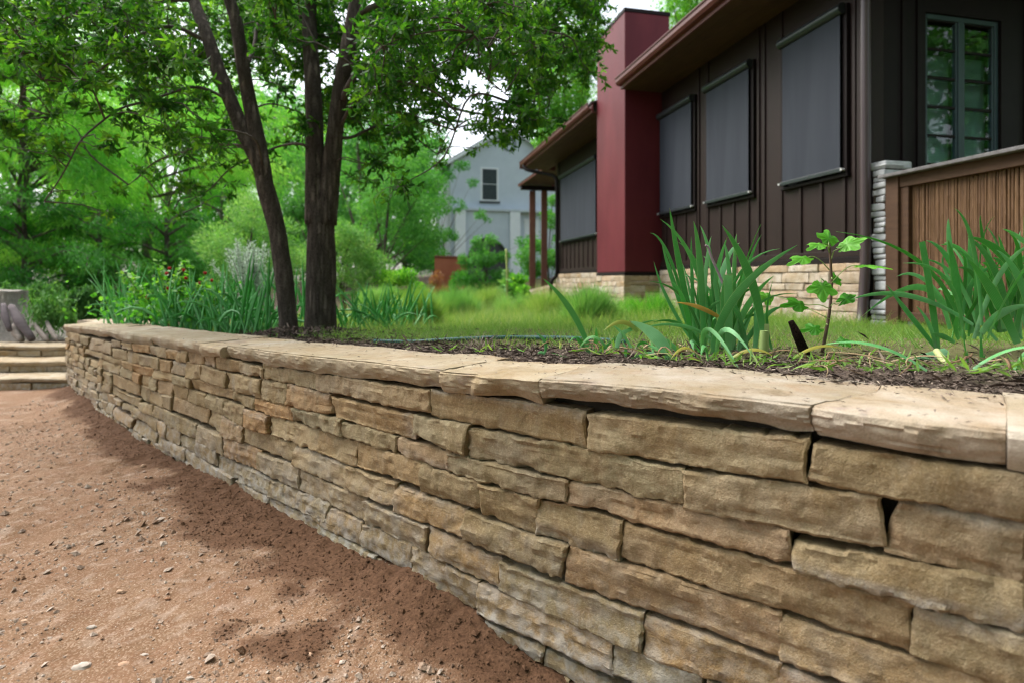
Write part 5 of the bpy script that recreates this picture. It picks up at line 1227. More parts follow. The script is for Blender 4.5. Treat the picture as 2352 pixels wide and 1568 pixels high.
for k in range(10):
    a = zA(rng.uniform(1450, 2100), rng.uniform(1240, 1310), 2.2); e = a+Vector((rng.normal()*.16, rng.normal()*.1, rng.uniform(.10, .3))); blade('leaf', [a, a.lerp(e, .5)+Vector((rng.normal()*.02, 0, .05)), e], rng.uniform(.014, .024), irA, tint=rng.uniform(.1, .6))
r_ = np.random.default_rng(77)
for k in range(20):
    a = zA(r_.uniform(1500, 1900), r_.uniform(1180, 1300), 2.24+r_.normal()*.05); lean = r_.normal(0, .14); hgt = r_.uniform(.22, .5); e = a+Vector((lean, r_.normal()*.1, hgt)); m_ = a.lerp(e, .55)+Vector((-lean*.18, 0, .05))
    blade('leaf', [a, m_, e], r_.uniform(.011, .019), irA, tint=np.clip(r_.normal(.4, .3), 0, 1))
irS = empty('iris_plant', zA(650, 1280, 2.15), 'small iris with one tall curved leaf at the left, above the cap stone', 'iris', 'iris plants behind the wall')
for b, m, t, w, ti in [((640, 1270), (480, 930), (250, 670), .026, .35), ((680, 1280), (690, 1180), (690, 1070), .019, .7), ((640, 1280), (560, 1200), (530, 1170), .012, .6), ((620, 1280), (540, 1160), (465, 1200), .010, .4), ((700, 1290), (960, 1090), (1200, 1010), .012, .4)]:
    blade('leaf', [zA(*b, 2.2), zA(*m, 2.18), zA(*t, 2.15)], w, irS, tint=ti)
irT = empty('iris_plant', zA(270, 1290, 2.25), 'tiny iris shoot with a curled tip, leftmost behind the cap stone', 'iris', 'iris plants behind the wall')
for b, m, t, w, ti in [((262, 1290), (270, 1190), (185, 1115), .013, .4), ((270, 1290), (235, 1275), (210, 1290), .011, .7), ((560, 1352), (430, 1310), (315, 1275), .009, .3)]: blade('leaf', [zA(*b, 2.2), zA(*m, 2.2), zA(*t, 2.2)], w, irT, tint=ti)
irM = empty('iris_plant', zA(1000, 1300, 2.05), 'trampled low iris with bent yellowing leaves lying on the mulch left of the largest clump', 'iris', 'iris plants behind the wall')
for b, m, t, w, ti in [((1180, 1330), (1120, 1290), (945, 1340), .020, .75), ((1150, 1380), (1000, 1370), (870, 1370), .018, .85), ((1190, 1400), (1180, 1310), (1100, 1310), .016, .75), ((930, 1310), (930, 1240), (905, 1190), .018, .55), ((980, 1240), (900, 1120), (830, 1060), .012, .3), ((1330, 1300), (1230, 1260), (1110, 1215), .02, .5), ((1000, 1260), (1060, 1200), (1130, 1215), .013, .4), ((860, 1240), (900, 1130), (990, 1100), .022, .9), ((1400, 1310), (1290, 1200), (1160, 1120), .018, .3)]:
    blade('leaf', [zA(*b, 2.02), zA(*m, 2.04), zA(*t, 2.06)], w, irM, tint=ti)
irB = empty('iris_plant', zB(1600, 1220, 2.05), 'dense iris clump at the right edge in front of the bamboo fence', 'iris', 'iris plants behind the wall')
blade('leaf', [zB(1395, 1290, 2.0), zB(1345, 900, 2.0), zB(1285, 545, 2.0)], .041, irB, tint=.3, blunt=True, tw=.1)
for b, m, t, w, d, ti in [((1560, 1200), (1520, 800), (1465, 530), .030, 2.15, .4), ((1640, 1180), (1500, 720), (1315, 535), .030, 2.2, .5), ((1760, 1180), (1620, 690), (1415, 565), .026, 2.25, .8), ((1390, 1290), (1190, 1040), (1040, 845), .026, 2.0, .4), ((1560, 1180), (1330, 830), (1110, 785), .02, 2.2, .85),
    ((1480, 1150), (1280, 860), (870, 1060), .024, 2.15, .75), ((1640, 1120), (1200, 920), (790, 945), .021, 2.0, .3), ((1380, 1300), (1340, 1130), (1245, 990), .024, 2.0, .7), ((1675, 1200), (1665, 850), (1645, 560), .022, 2.1, .7), ((1900, 1180), (1800, 760), (1600, 505), .034, 2.05, .2), ((2050, 960), (1850, 640), (1610, 510), .032, 2.1, .25),
    ((1950, 1250), (1780, 900), (1600, 660), .032, 2.0, .35), ((1860, 1150), (1800, 800), (1700, 690), .026, 2.15, .45), ((1960, 1180), (1900, 820), (1815, 490), .026, 2.2, .5), ((1900, 1100), (1920, 800), (1945, 550), .024, 2.2, .4), ((1780, 1150), (1750, 820), (1500, 580), .026, 2.25, .85), ((2080, 1200), (1960, 800), (1800, 600), .034, 2.0, .6),
    ((1620, 1150), (1560, 900), (1390, 790), .018, 2.2, .35), ((1540, 1160), (1700, 900), (1850, 640), .02, 2.1, .2), ((1700, 1180), (1840, 1040), (2050, 980), .028, 2.0, .75), ((1540, 1220), (1520, 1120), (1550, 1030), .022, 2.1, .6), ((1510, 1240), (1430, 1200), (1350, 1180), .018, 2.0, .55), ((2150, 700), (1980, 530), (1845, 455), .018, 2.1, .85), ((1610, 1200), (1640, 980), (1690, 660), .024, 2.2, .3), ((1930, 1250), (1985, 950), (2060, 700), .03, 2.1, .5), ((1700, 1200), (1560, 980), (1440, 920), .022, 2.2, .3), ((1530, 1200), (1480, 1000), (1420, 860), .024, 2.2, .35)]:
    blade('leaf', [zB(*b, d), zB(*m, d-.02), zB(*t, d-.05)], w, irB, tint=ti)
for k in range(16):
    a = zB(rng.uniform(1520, 2100), rng.uniform(1150, 1240), 2.2); e = a+Vector((rng.normal()*.12, rng.normal()*.12, rng.uniform(.15, .5))); blade('leaf', [a, a.lerp(e, .55)+Vector((rng.normal()*.03, 0, .06)), e], rng.uniform(.016, .028), irB, tint=rng.uniform(.05, .6))
for k in range(16):
    a = zB(r_.uniform(1480, 2150), r_.uniform(1120, 1230), 2.15+r_.normal()*.08); lean = r_.normal(-.03, .17); hgt = r_.uniform(.2, .46); e = a+Vector((lean, r_.normal()*.1, hgt)); m_ = a.lerp(e, .55)+Vector((-lean*.2, 0, .06))
    blade('leaf', [a, m_, e], r_.uniform(.010, .018), irB, tint=np.clip(r_.normal(.45, .3), 0, 1))
dead = leafmat('dead_leaf', (.12, .07, .04), (.24, .16, .09), (.42, .33, .2), .15, (1, .9, .7), .8, .1)
for k in range(9):                 # bent, half-lying leaves at the foot of the clumps
    s_ = r_.uniform(1.75, 3.0); x_, y_ = wall_pt(s_, -.42-abs(r_.normal(0, .16))); a = Vector((float(x_), float(y_), gz(x_, y_)+.0)); an = r_.uniform(0, 6.28); L_ = r_.uniform(.10, .26); e = a+Vector((math.cos(an)*L_, math.sin(an)*L_*.7, r_.uniform(.0, .06))); m_ = a.lerp(e, .5)+Vector((0, 0, r_.uniform(.02, .06)))
    o = blade('iris_leaf', [a, m_, e], r_.uniform(.010, .02), irM, tint=np.clip(r_.normal(.2, .2), 0, 1), face=(0, -.5, .8)) if k % 4 else blade('iris_leaf', [a, m_, e], r_.uniform(.010, .018), irM, M['iris_yellow'], .7, face=(0, -.5, .8))
mv = []; mf = []; mt_ = []; oo = 0
for k in range(70):                # dry strips lying in the mulch
    s_ = r_.uniform(1.3, 3.3); x_, y_ = wall_pt(s_, -.39-abs(r_.normal(0, .2))); a = Vector((float(x_), float(y_), gz(x_, y_)+.012)); an = r_.uniform(0, 6.28); L_ = r_.uniform(.05, .2); e = a+Vector((math.cos(an)*L_, math.sin(an)*L_, r_.uniform(-.004, .02))); m_ = a.lerp(e, .5)+Vector((r_.normal()*.02, r_.normal()*.02, r_.uniform(.0, .03)))
    vv_, ff_, tt_ = blade('x', [a, m_, e], r_.uniform(.003, .010), None, None, r_.uniform(0, .9), seg=5, thick=.0015, face=(0, -.3, .9)); mv.append(vv_); mt_.append(tt_); mf += [tuple(i+oo for i in q) for q in ff_]; oo += len(vv_)
tag(mesh_obj('leaf_litter', np.vstack(mv), mf, dead, None, True, {'tint': np.clip(np.concatenate(mt_), 0, 1)}), kind='stuff')
irL = empty('fallen_leaf', zB(1400, 1320, 1.95), 'broad pale iris leaf lying flat on the mulch below the right iris clump', 'leaf')
blade('blade', [zB(1460, 1300, 2.05), zB(1150, 1400, 1.9), zB(865, 1490, 1.78)], .038, irL, tint=.8, face=(.1, -.75, .65), tw=.1)
for i, (x, y, lab) in enumerate([(1620, 1475, 'thin iris shoot standing alone right of the fallen pale leaf'), (1705, 1490, 'short forked iris shoot on the mulch near the right edge')]):
    e = empty('iris_shoot', zB(x, y, 1.72), lab, 'iris shoot', 'iris shoots on the mulch')
    for dx, dy, w in [((-50, -330, .009), (-20, -180, .007)), ((-10, -310, .012), (15, -170, .012), (-60, -80, .007))][i]:
        blade('leaf', [zB(x, y, 1.74), zB(x+dx*.6, y+dy*.5, 1.74), zB(x+dx, y+dy, 1.73)], w, e, tint=.45)
rz_ = empty('iris_rhizome', zB(1400, 1400, 1.8), 'pale exposed iris rhizome with a cut leaf base, on the mulch', 'iris root')
MB().tube(spline([zB(1385, 1300, 1.85), zB(1440, 1370, 1.8), zB(1500, 1425, 1.77), zB(1530, 1480, 1.75)], 5), np.linspace(.010, .016, 16), 10).build('rhizome', simple('rhizome', (.3, .38, .14), (.42, .42, .2), 30, .6, .3, 80), rz_, True)
cs = empty('cut_stalk', zA(2060, 1385, 1.95), 'pale green cut stalk standing upright by the dead stump', 'stalk')
mesh_obj('stalk', *(lambda m: (m.v, m.f))(MB().tube([zA(2055, 1390, 1.97), zA(2062, 1250, 1.97), zA(2068, 1100, 1.97)], [.0135, .0145, .013], 12)), M['iris_pale'], cs, True, sharp=50)
blade('leaf', [zA(2080, 1390, 2.0), zA(2085, 1200, 2.0), zA(2090, 1045, 2.0)], .02, cs, M['iris_pale'], .6, blunt=True)

# fig sapling
fig = empty('fig_sapling', zB(590, 1300, 2.25), 'young fig sapling with lobed bright green leaves, right of the largest iris clump', 'sapling')
stem = spline([zB(590, 1310, 2.25), zB(622, 1150, 2.25), zB(645, 1000, 2.24), zB(656, 850, 2.23), zB(650, 700, 2.22), zB(645, 620, 2.21), zB(641, 578, 2.2)], 5)
MB().tube(stem, np.linspace(.0068, .0042, len(stem)), 8).build('stem', simple('fig_stem', (.1, .06, .05), (.16, .1, .07), 20, .7, .3, 60), fig, True)
def fig_leaf(att, ctr, tip, width, nrm, ti):
    att, ctr, tip = Vector(att), Vector(ctr), Vector(tip); ax = (tip-ctr); L = ax.length*1.0; ax.normalize(); n = Vector(nrm).normalized(); s = ax.cross(n).normalized(); n = s.cross(ax)
    base = ctr-ax*L*.75; out = []; N_ = 44
    for i in range(N_):
        a = 2*math.pi*i/N_; th = abs((a+math.pi) % (2*math.pi)-math.pi)      # 0 at tip
        lobe = .62+.38*math.cos(th*5.2*.5*2/1.05) if th < 2.0 else .55-.12*(th-2.0)
        rr = L*(.50+.50*max(0, lobe))*(1 if th < 2.1 else .8)*(1+.03*math.sin(i*2.7)); rr *= 1-.35*(th > 2.75)
        q = ax*math.cos(a)*rr*1.05+s*math.sin(a)*rr*width/L*.95; out.append(ctr-ax*L*.1+q-n*(q.length**2)*1.6)
    V = [ctr-ax*L*.1+n*.004]; 
    for k in (.5, 1.): V += [V[0].lerp(p, k)+n*(.004*math.sin(i*1.9) if k < 1 else .003*math.sin(i*1.3)) for i, p in enumerate(out)]
    Fc = [(0, 1+i, 1+(i+1) % N_) for i in range(N_)]+[(1+i, 1+N_+i, 1+N_+(i+1) % N_, 1+(i+1) % N_) for i in range(N_)]
    lf = mesh_obj('leaf', V, Fc, M['fig'], fig, True, {'tint': np.clip(ti+.15*np.sin(np.arange(len(V))*2.1), 0, 1)})
    MB().tube(spline([att, att.lerp(base, .5)+Vector((0, 0, .008)), base, ctr-ax*L*.2], 3), .0019, 6).build('petiole', M['iris_pale'], lf, True)
fig_leaf(zB(641, 590, 2.2), zB(632, 520, 2.17), zB(625, 450, 2.2), .05, (.1, -.9, .45), .55)
fig_leaf(zB(655, 665, 2.2), zB(780, 560, 2.15), zB(915, 500, 2.12), .05, (.25, -.6, .75), .75)
fig_leaf(zB(640, 620, 2.2), zB(560, 570, 2.14), zB(480, 590, 2.1), .035, (-.1, -.5, .85), .8)
fig_leaf(zB(640, 740, 2.2), zB(450, 665, 2.14), zB(345, 690, 2.1), .04, (-.2, -.55, .8), .7)
fig_leaf(zB(660, 805, 2.2), zB(690, 805, 2.26), zB(735, 800, 2.3), .035, (.2, -.9, .4), .35)
fig_leaf(zB(648, 895, 2.2), zB(590, 870, 2.12), zB(600, 965, 2.08), .058, (-.2, -.85, .5), .6)
fig_leaf(zB(655, 830, 2.2), zB(920, 714, 2.1), zB(1095, 718, 2.05), .05, (.0, -.12, 1), .8)
fig_leaf(zB(645, 1010, 2.22), zB(420, 980, 2.2), zB(310, 975, 2.15), .04, (.1, -.8, .6), .4)
fig_leaf(zB(652, 990, 2.22), zB(760, 940, 2.3), zB(850, 890, 2.35), .03, (.2, -.7, .7), .1)
fig_leaf(zB(630, 1120, 2.22), zB(530, 1150, 2.25), zB(430, 1160, 2.25), .04, (0, -.6, .8), .05)
fig_leaf(zB(640, 1080, 2.22), zB(200, 935, 2.35), zB(130, 960, 2.33), .04, (0, -.8, .5), .8)
fig_leaf(zB(600, 1270, 2.22), zB(740, 1240, 2.2), zB(810, 1225, 2.2), .035, (0, -.5, .8), .05)
# dead stump, twigs and sticks
ds = empty('dead_stump', zB(450, 1390, 2.1), 'dark rotten broken stub leaning among leaves beside the fig stem', 'stump')
v, f, _ = knobbly([zB(500, 1410, 2.12), zB(460, 1300, 2.12), zB(410, 1180, 2.1), zB(370, 1095, 2.1)], [.026, .019, .017, .010], 14, 4, .25, 9)
mesh_obj('stub', v, f, bark('rotten_wood', (.012, .008, .007), (.055, .032, .022)), ds, True)
def stick(name, label, pts, r0, r1, mat): 
    o = MB().tube(spline(pts, 5), np.linspace(r0, r1, (len(pts)-1)*5+1), 8).build(name, mat, None, True); tag(o, label, 'stick'); return o
grey = simple('grey_stick', (.16, .13, .13), (.25, .2, .2), 30, .85, .4, 60)
stick('stick', 'short grey broken stick lying on the grass right of the fig sapling', [zB(690, 1335, 2.35), zB(800, 1315, 2.35), zB(950, 1296, 2.4)], .011, .009, grey)
stick('twig', 'pale purplish dead twig rising out of the largest iris clump', [zA(1750, 760, 2.2), zA(1690, 620, 2.2), zA(1640, 510, 2.2), zA(1610, 420, 2.2), zA(1585, 402, 2.2)], .0055, .004, simple('purple_twig', (.24, .17, .2), (.34, .26, .28), 30, .8, .3, 60))
tag(MB().tube(spline([*[Vector((p.x, p.y, gz(p.x, p.y)+.012)) for p in (px(860, 787, 3.35), px(950, 787, 3.2), px(1040, 788, 3.1), px(1130, 789, 3.04), px(1215, 790, 3.0), px(1330, 800, 2.75), px(1440, 812, 2.5))]], 6), .011, 8).build('garden_hose', simple('hose', (.012, .07, .065), (.018, .09, .08), 10, .4, .05, 60), None, True), 'dark green garden hose lying along the edge of the lawn', 'hose')
# ---------------------------------------------------------------- iris bed and flowers on the left, irises right of the trunks
def iris_clump(x, d, n, h, lab, grp, ti, seed):
    r = np.random.default_rng(seed); b = Vector(on_ground(x, d)); A = []; global rng; sv = rng; rng = r
    for k in range(n):
        a = b+Vector((r.normal()*.09, r.normal()*.08, -.02)); e = a+Vector((r.normal()*.17, r.normal()*.12, h*r.uniform(.55, 1.1))); m = a.lerp(e, .55)+Vector((0, 0, .06*h))
        if r.random() < .3: e = a+Vector((r.normal()*.3, r.normal()*.2, h*r.uniform(.2, .6))); m = a.lerp(e, .5)+Vector((0, 0, .22*h))
        v, f, t = blade('x', [a, m, e], r.uniform(.016, .027), None, None, ti+r.uniform(-.25, .3), seg=6); A.append((v, np.array(f, dtype=object), t))
    rng = sv; V = np.vstack([a[0] for a in A]); T = np.concatenate([a[2] for a in A]); Fc = []; o = 0
    for v, f, t in A: Fc += [tuple(i+o for i in q) for q in f]; o += len(v)
    ob = mesh_obj('iris_plant', V, Fc, M['iris'], None, True, {'tint': np.clip(T, 0, 1)}); tag(ob, lab, 'iris', grp); return ob
bed = [(285, 5.6, 'iris clump at the left end of the bed, above the wall corner'), (320, 5.3, 'iris clump below the leftmost flowering spike'), (365, 5.5, 'iris clump in front of the red-flowered shrub'), (400, 4.9, 'low iris clump right behind the far cap stones'), (440, 5.6, 'iris clump right of the red-flowered shrub'), (470, 5.0, 'tall iris clump midway along the left bed'), (505, 5.5, 'iris clump below the silver shrub, left side'), (530, 4.8, 'wide iris clump near the cap stones left of the leaning trunk'), (562, 5.3, 'iris clump straight below the silver shrub'), (590, 4.7, 'iris clump touching the cap left of the leaning trunk'), (612, 5.2, 'iris clump just left of the leaning trunk'), (632, 5.8, 'iris clump half hidden by the leaning trunk'), (690, 5.6, 'iris clump seen between both oak trunks')]
for i, (x, d, lab) in enumerate(bed): iris_clump(x, d, 22, .62 if i % 3 else .75, lab, 'irises in the left bed', .5, 100+i)
for i, (x, d, lab) in enumerate([(790, 5.6, 'iris clump just right of the thick oak trunk'), (830, 5.2, 'iris clump on the lawn edge, second right of the thick trunk'), (870, 5.8, 'iris clump in front of the feathery grass'), (905, 5.3, 'iris clump with arching leaves near the hose end'), (945, 5.9, 'rightmost iris clump on the lawn edge')]): iris_clump(x, d, 20, .5, lab, 'irises right of the oaks', .4, 140+i)
# red-flowered shrub
fs = empty('flowering_shrub', on_ground(395, 5.25), 'lanky yellow-green shrub with small red flowers rising over the iris bed', 'flowering shrub')
mb = MB(); lv = []; r = np.random.default_rng(5)
for bx, pts in [(330, [(345, 740), (330, 690), (310, 660), (290, 632)]), (385, [(395, 740), (385, 690), (375, 650), (362, 605)]), (400, [(410, 740), (412, 690), (418, 640), (424, 600)]), (430, [(430, 740), (440, 700), (455, 670), (470, 650)]), (400, [(400, 740), (395, 700), (405, 665), (400, 640)]), (450, [(440, 740), (470, 710), (490, 690), (505, 680)])]:
    sp = spline([px(x, y, 5.2) for x, y in pts], 6); mb.tube(sp, np.linspace(.007, .003, len(sp)), 5); A = np.array([list(p) for p in sp])
    for i in range(2, len(A)):
        k = 7; dr = r.normal(size=(k, 3)); dr[:, 2] = dr[:, 2]*.4-.3; lv.append(leaf_arrays(A[i]+r.normal(size=(k, 3))*.03, dr, r.uniform(.03, .065, k), r.uniform(.025, .045, k), np.tile([0, -.4, 1.], (k, 1))+r.normal(size=(k, 3))*.5, np.clip(r.normal(.6, .25, k), 0, 1), r))
k = 900; q = np.stack([r.normal(-3.15, .28, k), r.normal(5.25, .22, k), EYE-.34+np.abs(r.normal(0, .14, k))], 1); dr = r.normal(size=(k, 3)); dr[:, 2] -= .2
lv.append(leaf_arrays(q, dr, r.uniform(.03, .065, k), r.uniform(.02, .04, k), None, np.clip(r.normal(.1, .2, k), 0, 1), r))
mb.build('stems', M['twig'], fs, True); leaf_obj('leaves', cat_leaves(lv), M['bright_leaf'], fs)
for x, y in [(386, 618), (388, 665), (490, 648), (466, 656), (440, 680), (472, 630), (430, 642), (338, 688), (448, 690), (425, 625), (380, 640)]:
    p = px(x+r.normal()*3, y+r.normal()*3, 5.12); m = MB()
    for a in range(5): 
        an = a*1.257; m.tube([p, p+Vector((math.cos(an)*.011, math.sin(an)*.011, .014)), p+Vector((math.cos(an)*.009, math.sin(an)*.009, .03))], [.004, .007, .002], 5)
    o = m.build('flower', None, fs, True); at = o.data.attributes.new('tint', 'FLOAT', 'POINT'); o.data.materials.append(M['red_flower'])
# mullein spike
ml = empty('mullein', on_ground(1162, 12), 'tall pale mullein spike above a rosette on the far lawn', 'plant'); r = np.random.default_rng(9); b = Vector(on_ground(1162, 12))
tp = px(1163, 572, 12); sp = spline([b, b.lerp(tp, .5)+Vector((.02, 0, 0)), tp], 8); MB().tube(sp, np.linspace(.03, .022, len(sp)), 8).build('spike', M['pale_leaf'] and simple('mullein_spike', (.3, .38, .12), (.42, .45, .18), 30, .8, .8, 40), ml, True)
k = 60; q = np.tile(np.array(b), (k, 1)); q[:, 2] += r.uniform(.05, .95, k); dr = r.normal(size=(k, 3)); dr[:, 2] = np.abs(dr[:, 2])*.5; leaf_obj('leaves', leaf_arrays(q, dr, r.uniform(.2, .42, k)*(1.1-.8*(q[:, 2]-b.z)), r.uniform(.05, .09, k), None, r.uniform(.2, .8, k), r), M['pale_leaf'], ml)
# grass tuft by the house base
tf = blob_leaves([((px(1485, 715, 6.6).x, 6.6, EYE-.45), (.30, .25, .26)), ((px(1440, 725, 6.7).x, 6.7, EYE-.5), (.2, .2, .2)), ((px(1515, 722, 6.5).x, 6.5, EYE-.5), (.2, .2, .22))], 9000, .16, .006, 'needle', np.random.default_rng(6), -.7)
tag(leaf_obj('grass_tuft', tf, M['bright_leaf']), 'soft bright green grass tuft against the stone base below the chimney', 'grass tuft')

# ---------------------------------------------------------------- lawn, mulch and weeds
def scatter_yard(n, xr, yr, seed, dmin, keep=None):
    r = np.random.default_rng(seed); X = r.uniform(*xr, n); Y = r.uniform(*yr, n); D, S = wall_dist(X, Y); rel = (X-HC.x)*HV.x+(Y-HC.y)*HV.y; along = (X-HC.x)*HU.x+(Y-HC.y)*HU.y
    ok = (D > dmin) & ((rel < -.12) | (along < -2.7)) & ~((along > 3.95) & (along < 5.5) & (rel > -.82)) & (X > -4.6)
    if keep is not None: ok &= keep(X, Y, D, r)
    return X[ok], Y[ok], D[ok], r
parts = []
for n, xr, yr, seed, L, Wd, dm in [(36000, (-1.6, 3.6), (2.2, 5.6), 1, .09, .0032, .7), (60000, (-3.5, 3.4), (5.0, 11), 2, .16, .006, .5), (42000, (-6, 3), (10, 22), 3, .22, .016, .5)]:
    X, Y, D, r = scatter_yard(n, xr, yr, seed, dm, lambda X, Y, D, r: (np.clip((D-.62)/.4, 0, 1)*(.55+.6*vn2(X*1.3, Y*1.3)) > r.random(len(X))*.8-.1) & (np.hypot((X+1.6)/1.1, Y-4.4) > .55))
    k = len(X); Zg = np.interp(D, [.3, 1], [0, 0])+yard_z(X, Y); q = np.stack([X, Y, Zg-.01], 1); dr = np.stack([r.normal(0, .8, k), r.normal(0, .8, k), np.ones(k)], 1)
    parts.append(leaf_arrays(q, dr, L*r.uniform(.5, 1.5, k), Wd*r.uniform(.7, 1.3, k), np.stack([r.normal(0, .4, k), -np.ones(k), r.normal(0, .3, k)], 1), np.clip(r.normal(.5, .25, k)+.25*vn2(X*.8, Y*.8), 0, 1), r, 'needle', .25))
X, Y, D, r = scatter_yard(30000, (-2.6, 2.9), (5.0, 15), 31, .8, lambda X, Y, D, r: vn2(X*1.1+5, Y*1.1)+r.normal(0, .35, len(X)) > .05)
k = len(X); dr = np.stack([r.normal(0, .5, k), r.normal(0, .5, k), np.ones(k)], 1); parts.append(leaf_arrays(np.stack([X, Y, yard_z(X, Y)], 1), dr, r.uniform(.16, .4, k)*np.clip(.35-.0+.22*(Y-4.6), .35, 1), .0055, np.stack([r.normal(0, .4, k), -np.ones(k), r.normal(0, .3, k)], 1), np.clip(r.normal(.75, .2, k), 0, 1), r, 'needle', .4))
tag(leaf_obj('lawn_grass', cat_leaves(parts), M['grass']), kind='stuff')
parts = []; r = np.random.default_rng(8); k = 26000
s = r.uniform(1.2, 5.6, k); dd = -.31-np.abs(r.normal(0, .42, k)); x, y = wall_pt(s, dd); D = -dd
zg = np.minimum(yard_z(x, y), tz(s)-.02)*(1-np.clip((D-.3)/.7, 0, 1))+yard_z(x, y)*np.clip((D-.3)/.7, 0, 1); q = np.stack([x, y, zg+r.uniform(-.004, .016, k)], 1)
dr = r.normal(size=(k, 3)); dr[:, 2] *= .22; fine = r.random(k)
parts.append(leaf_arrays(q, dr, np.where(fine < .12, r.uniform(.04, .09, k), r.uniform(.006, .022, k)), np.where(fine < .12, .0025, r.uniform(.002, .006, k)), np.tile([0, 0, 1.], (k, 1))+r.normal(size=(k, 3))*.5, np.clip(r.beta(1.3, 2.2, k), 0, 1), r, 'oval', .2))
k = 1500; x = r.normal(-1.55, .45, k); y = r.normal(4.2, .25, k); q = np.stack([x, y, yard_z(x, y)+.02+.05*np.exp(-((x+1.55)**2+(y-4.2)**2)/.15)], 1); dr = r.normal(size=(k, 3)); dr[:, 2] *= .3
parts.append(leaf_arrays(q, dr, r.uniform(.02, .06, k), r.uniform(.006, .015, k), None, np.clip(r.beta(1.2, 4, k), 0, 1), r))
tag(leaf_obj('mulch', cat_leaves(parts), M['mulch']), kind='stuff')
k = 420; s = r.uniform(1.5, 5.5, k); dd = .03-np.abs(r.normal(0, .12, k))-np.where(r.random(k) < .7, .24, 0); dd = np.clip(dd, -.36, .02); x, y = wall_pt(s, dd); q = np.stack([x, y, tz(s)+.004+r.uniform(0, .003, k)], 1); dr = r.normal(size=(k, 3)); dr[:, 2] *= .06
tag(leaf_obj('debris', leaf_arrays(q, dr, r.uniform(.004, .022, k), r.uniform(.002, .006, k), np.tile([0, 0, 1.], (k, 1))+r.normal(size=(k, 3))*.15, np.clip(r.beta(1.3, 2, k), 0, 1), r), M['mulch']), kind='stuff')
k = 330; s = np.concatenate([r.uniform(1.6, 3.0, 270), r.uniform(2.6, 4.4, 60)]); dd = -.40-np.abs(r.normal(0, .2, k)); x, y = wall_pt(s, dd); q = np.stack([x, y, yard_z(x, y)+.0], 1)
dr = r.normal(size=(k, 3)); dr[:, 2] = np.abs(dr[:, 2])*.7+.1
tag(leaf_obj('weeds', cat_leaves([leaf_arrays(q, dr, r.uniform(.02, .075, k), r.uniform(.003, .010, k), None, np.clip(r.normal(.35, .25, k), 0, 1), r)]), M['grass']), kind='stuff')
# dry grass wisp on the mulch edge
wq = px(1108, 800, 2.55); k = 120; q = np.array(wq)+r.normal(size=(k, 3))*np.array([.03, .03, .012]); dr = r.normal(size=(k, 3)); dr[:, 2] = np.abs(dr[:, 2])
tag(leaf_obj('dry_tuft', leaf_arrays(q, dr, r.uniform(.04, .1, k), .003, None, r.uniform(.4, 1, k), r, 'needle', .2), M['mulch']), 'small tuft of dry straw on the mulch behind the cap stones', 'dry tuft')

# ---------------------------------------------------------------- left terrace: stump, wood slabs, trailing vine on a low wall
st = empty('tree_stump', px(25, 790, 7.0), 'weathered pale grey tree stump with flared roots at the left edge', 'stump')
V = []; n = 40; zs = np.linspace(0, 1, 22); c0 = px(-18, 790, 7.1); 
for i, t in enumerate(zs):
    for j in range(n):
        a = 2*math.pi*j/n; fl = .37+.78*(1-t)**2.6*(1+.45*math.cos(a*5+1))+.05*mn.noise(Vector((math.cos(a)*3, math.sin(a)*3, t*2)))+.02*math.cos(a*17+t*3)
        V.append((c0.x+math.cos(a)*fl, c0.y+math.sin(a)*fl*.8, c0.z-.05+t*.72+.05*mn.noise(Vector((math.cos(a)*2, math.sin(a)*2, 5)))*t))
Fc = [(i*n+j, i*n+(j+1) % n, (i+1)*n+(j+1) % n, (i+1)*n+j) for i in range(21) for j in range(n)]+[tuple(21*n+j for j in range(n))]
mesh_obj('stump', V, Fc, bark('grey_wood', (.4, .36, .31), (.74, .69, .62)), st, True, sharp=50)
gw1 = simple('grey_split_wood', (.2, .17, .15), (.32, .28, .25), 6, .9, .5, 30, .1, (1, 1, 6)); gw2 = simple('dark_split_wood', (.09, .075, .08), (.14, .12, .125), 6, .9, .5, 30, .1, (1, 1, 6))
for i, (a, b, w, m, lab) in enumerate([((25, 705), (75, 780), .11, gw2, 'long dark split log slab leaning on the roots of the grey stump'), ((8, 700), (22, 760), .07, gw2, 'short dark log slab at the very left edge of the stump'), ((35, 750), (50, 792), .10, gw1, 'pale chunk of wood at the foot of the stump'), ((80, 745), (110, 785), .06, gw1, 'pale split log lying right of the dark slab'), ((108, 740), (132, 782), .05, gw1, 'rightmost split log below the trailing vine')]):
    A = px(*a, 6.75); B = px(*b, 6.55); B.z = max(B.z, .37); s_ = Vector((w*.5, 0, 0)); n_ = Vector((0, -.03, .02))
    v, f, _ = knobbly([A, A.lerp(B, .5)+Vector((0, -.02, .01)), B], [w*.35, w*.5, w*.3], 10, 4, .3, i*3.); o = mesh_obj('wood_slab', v, f, m, None, True); tag(o, lab, 'wood', 'split wood by the stump')
lw = empty('terrace_wall', px(190, 760, 8.3), 'low stone terrace wall almost hidden under a trailing vine, above the steps', 'wall')
a = px(20, 700, 8.0); b = px(262, 700, 8.6); dv = (b-a); L = math.hypot(dv.x, dv.y); 
fl_ = lambda s, o: (a.x+dv.x/L*np.asarray(s)+dv.y/L*np.asarray(o), a.y+dv.y/L*np.asarray(s)-dv.x/L*np.asarray(o))
for r_ in range(5):
    s = 0
    while s < L:
        l_ = rng.uniform(.25, .5); q = np.array([[s, .88-r_*.14], [min(s+l_, L)-.004, .88-r_*.14], [min(s+l_, L)-.004, .745-r_*.14], [s, .745-r_*.14]]); build_stone(q, 0, lw, 'stone', M['stone'], fl_, .3, .012, .8); s += l_
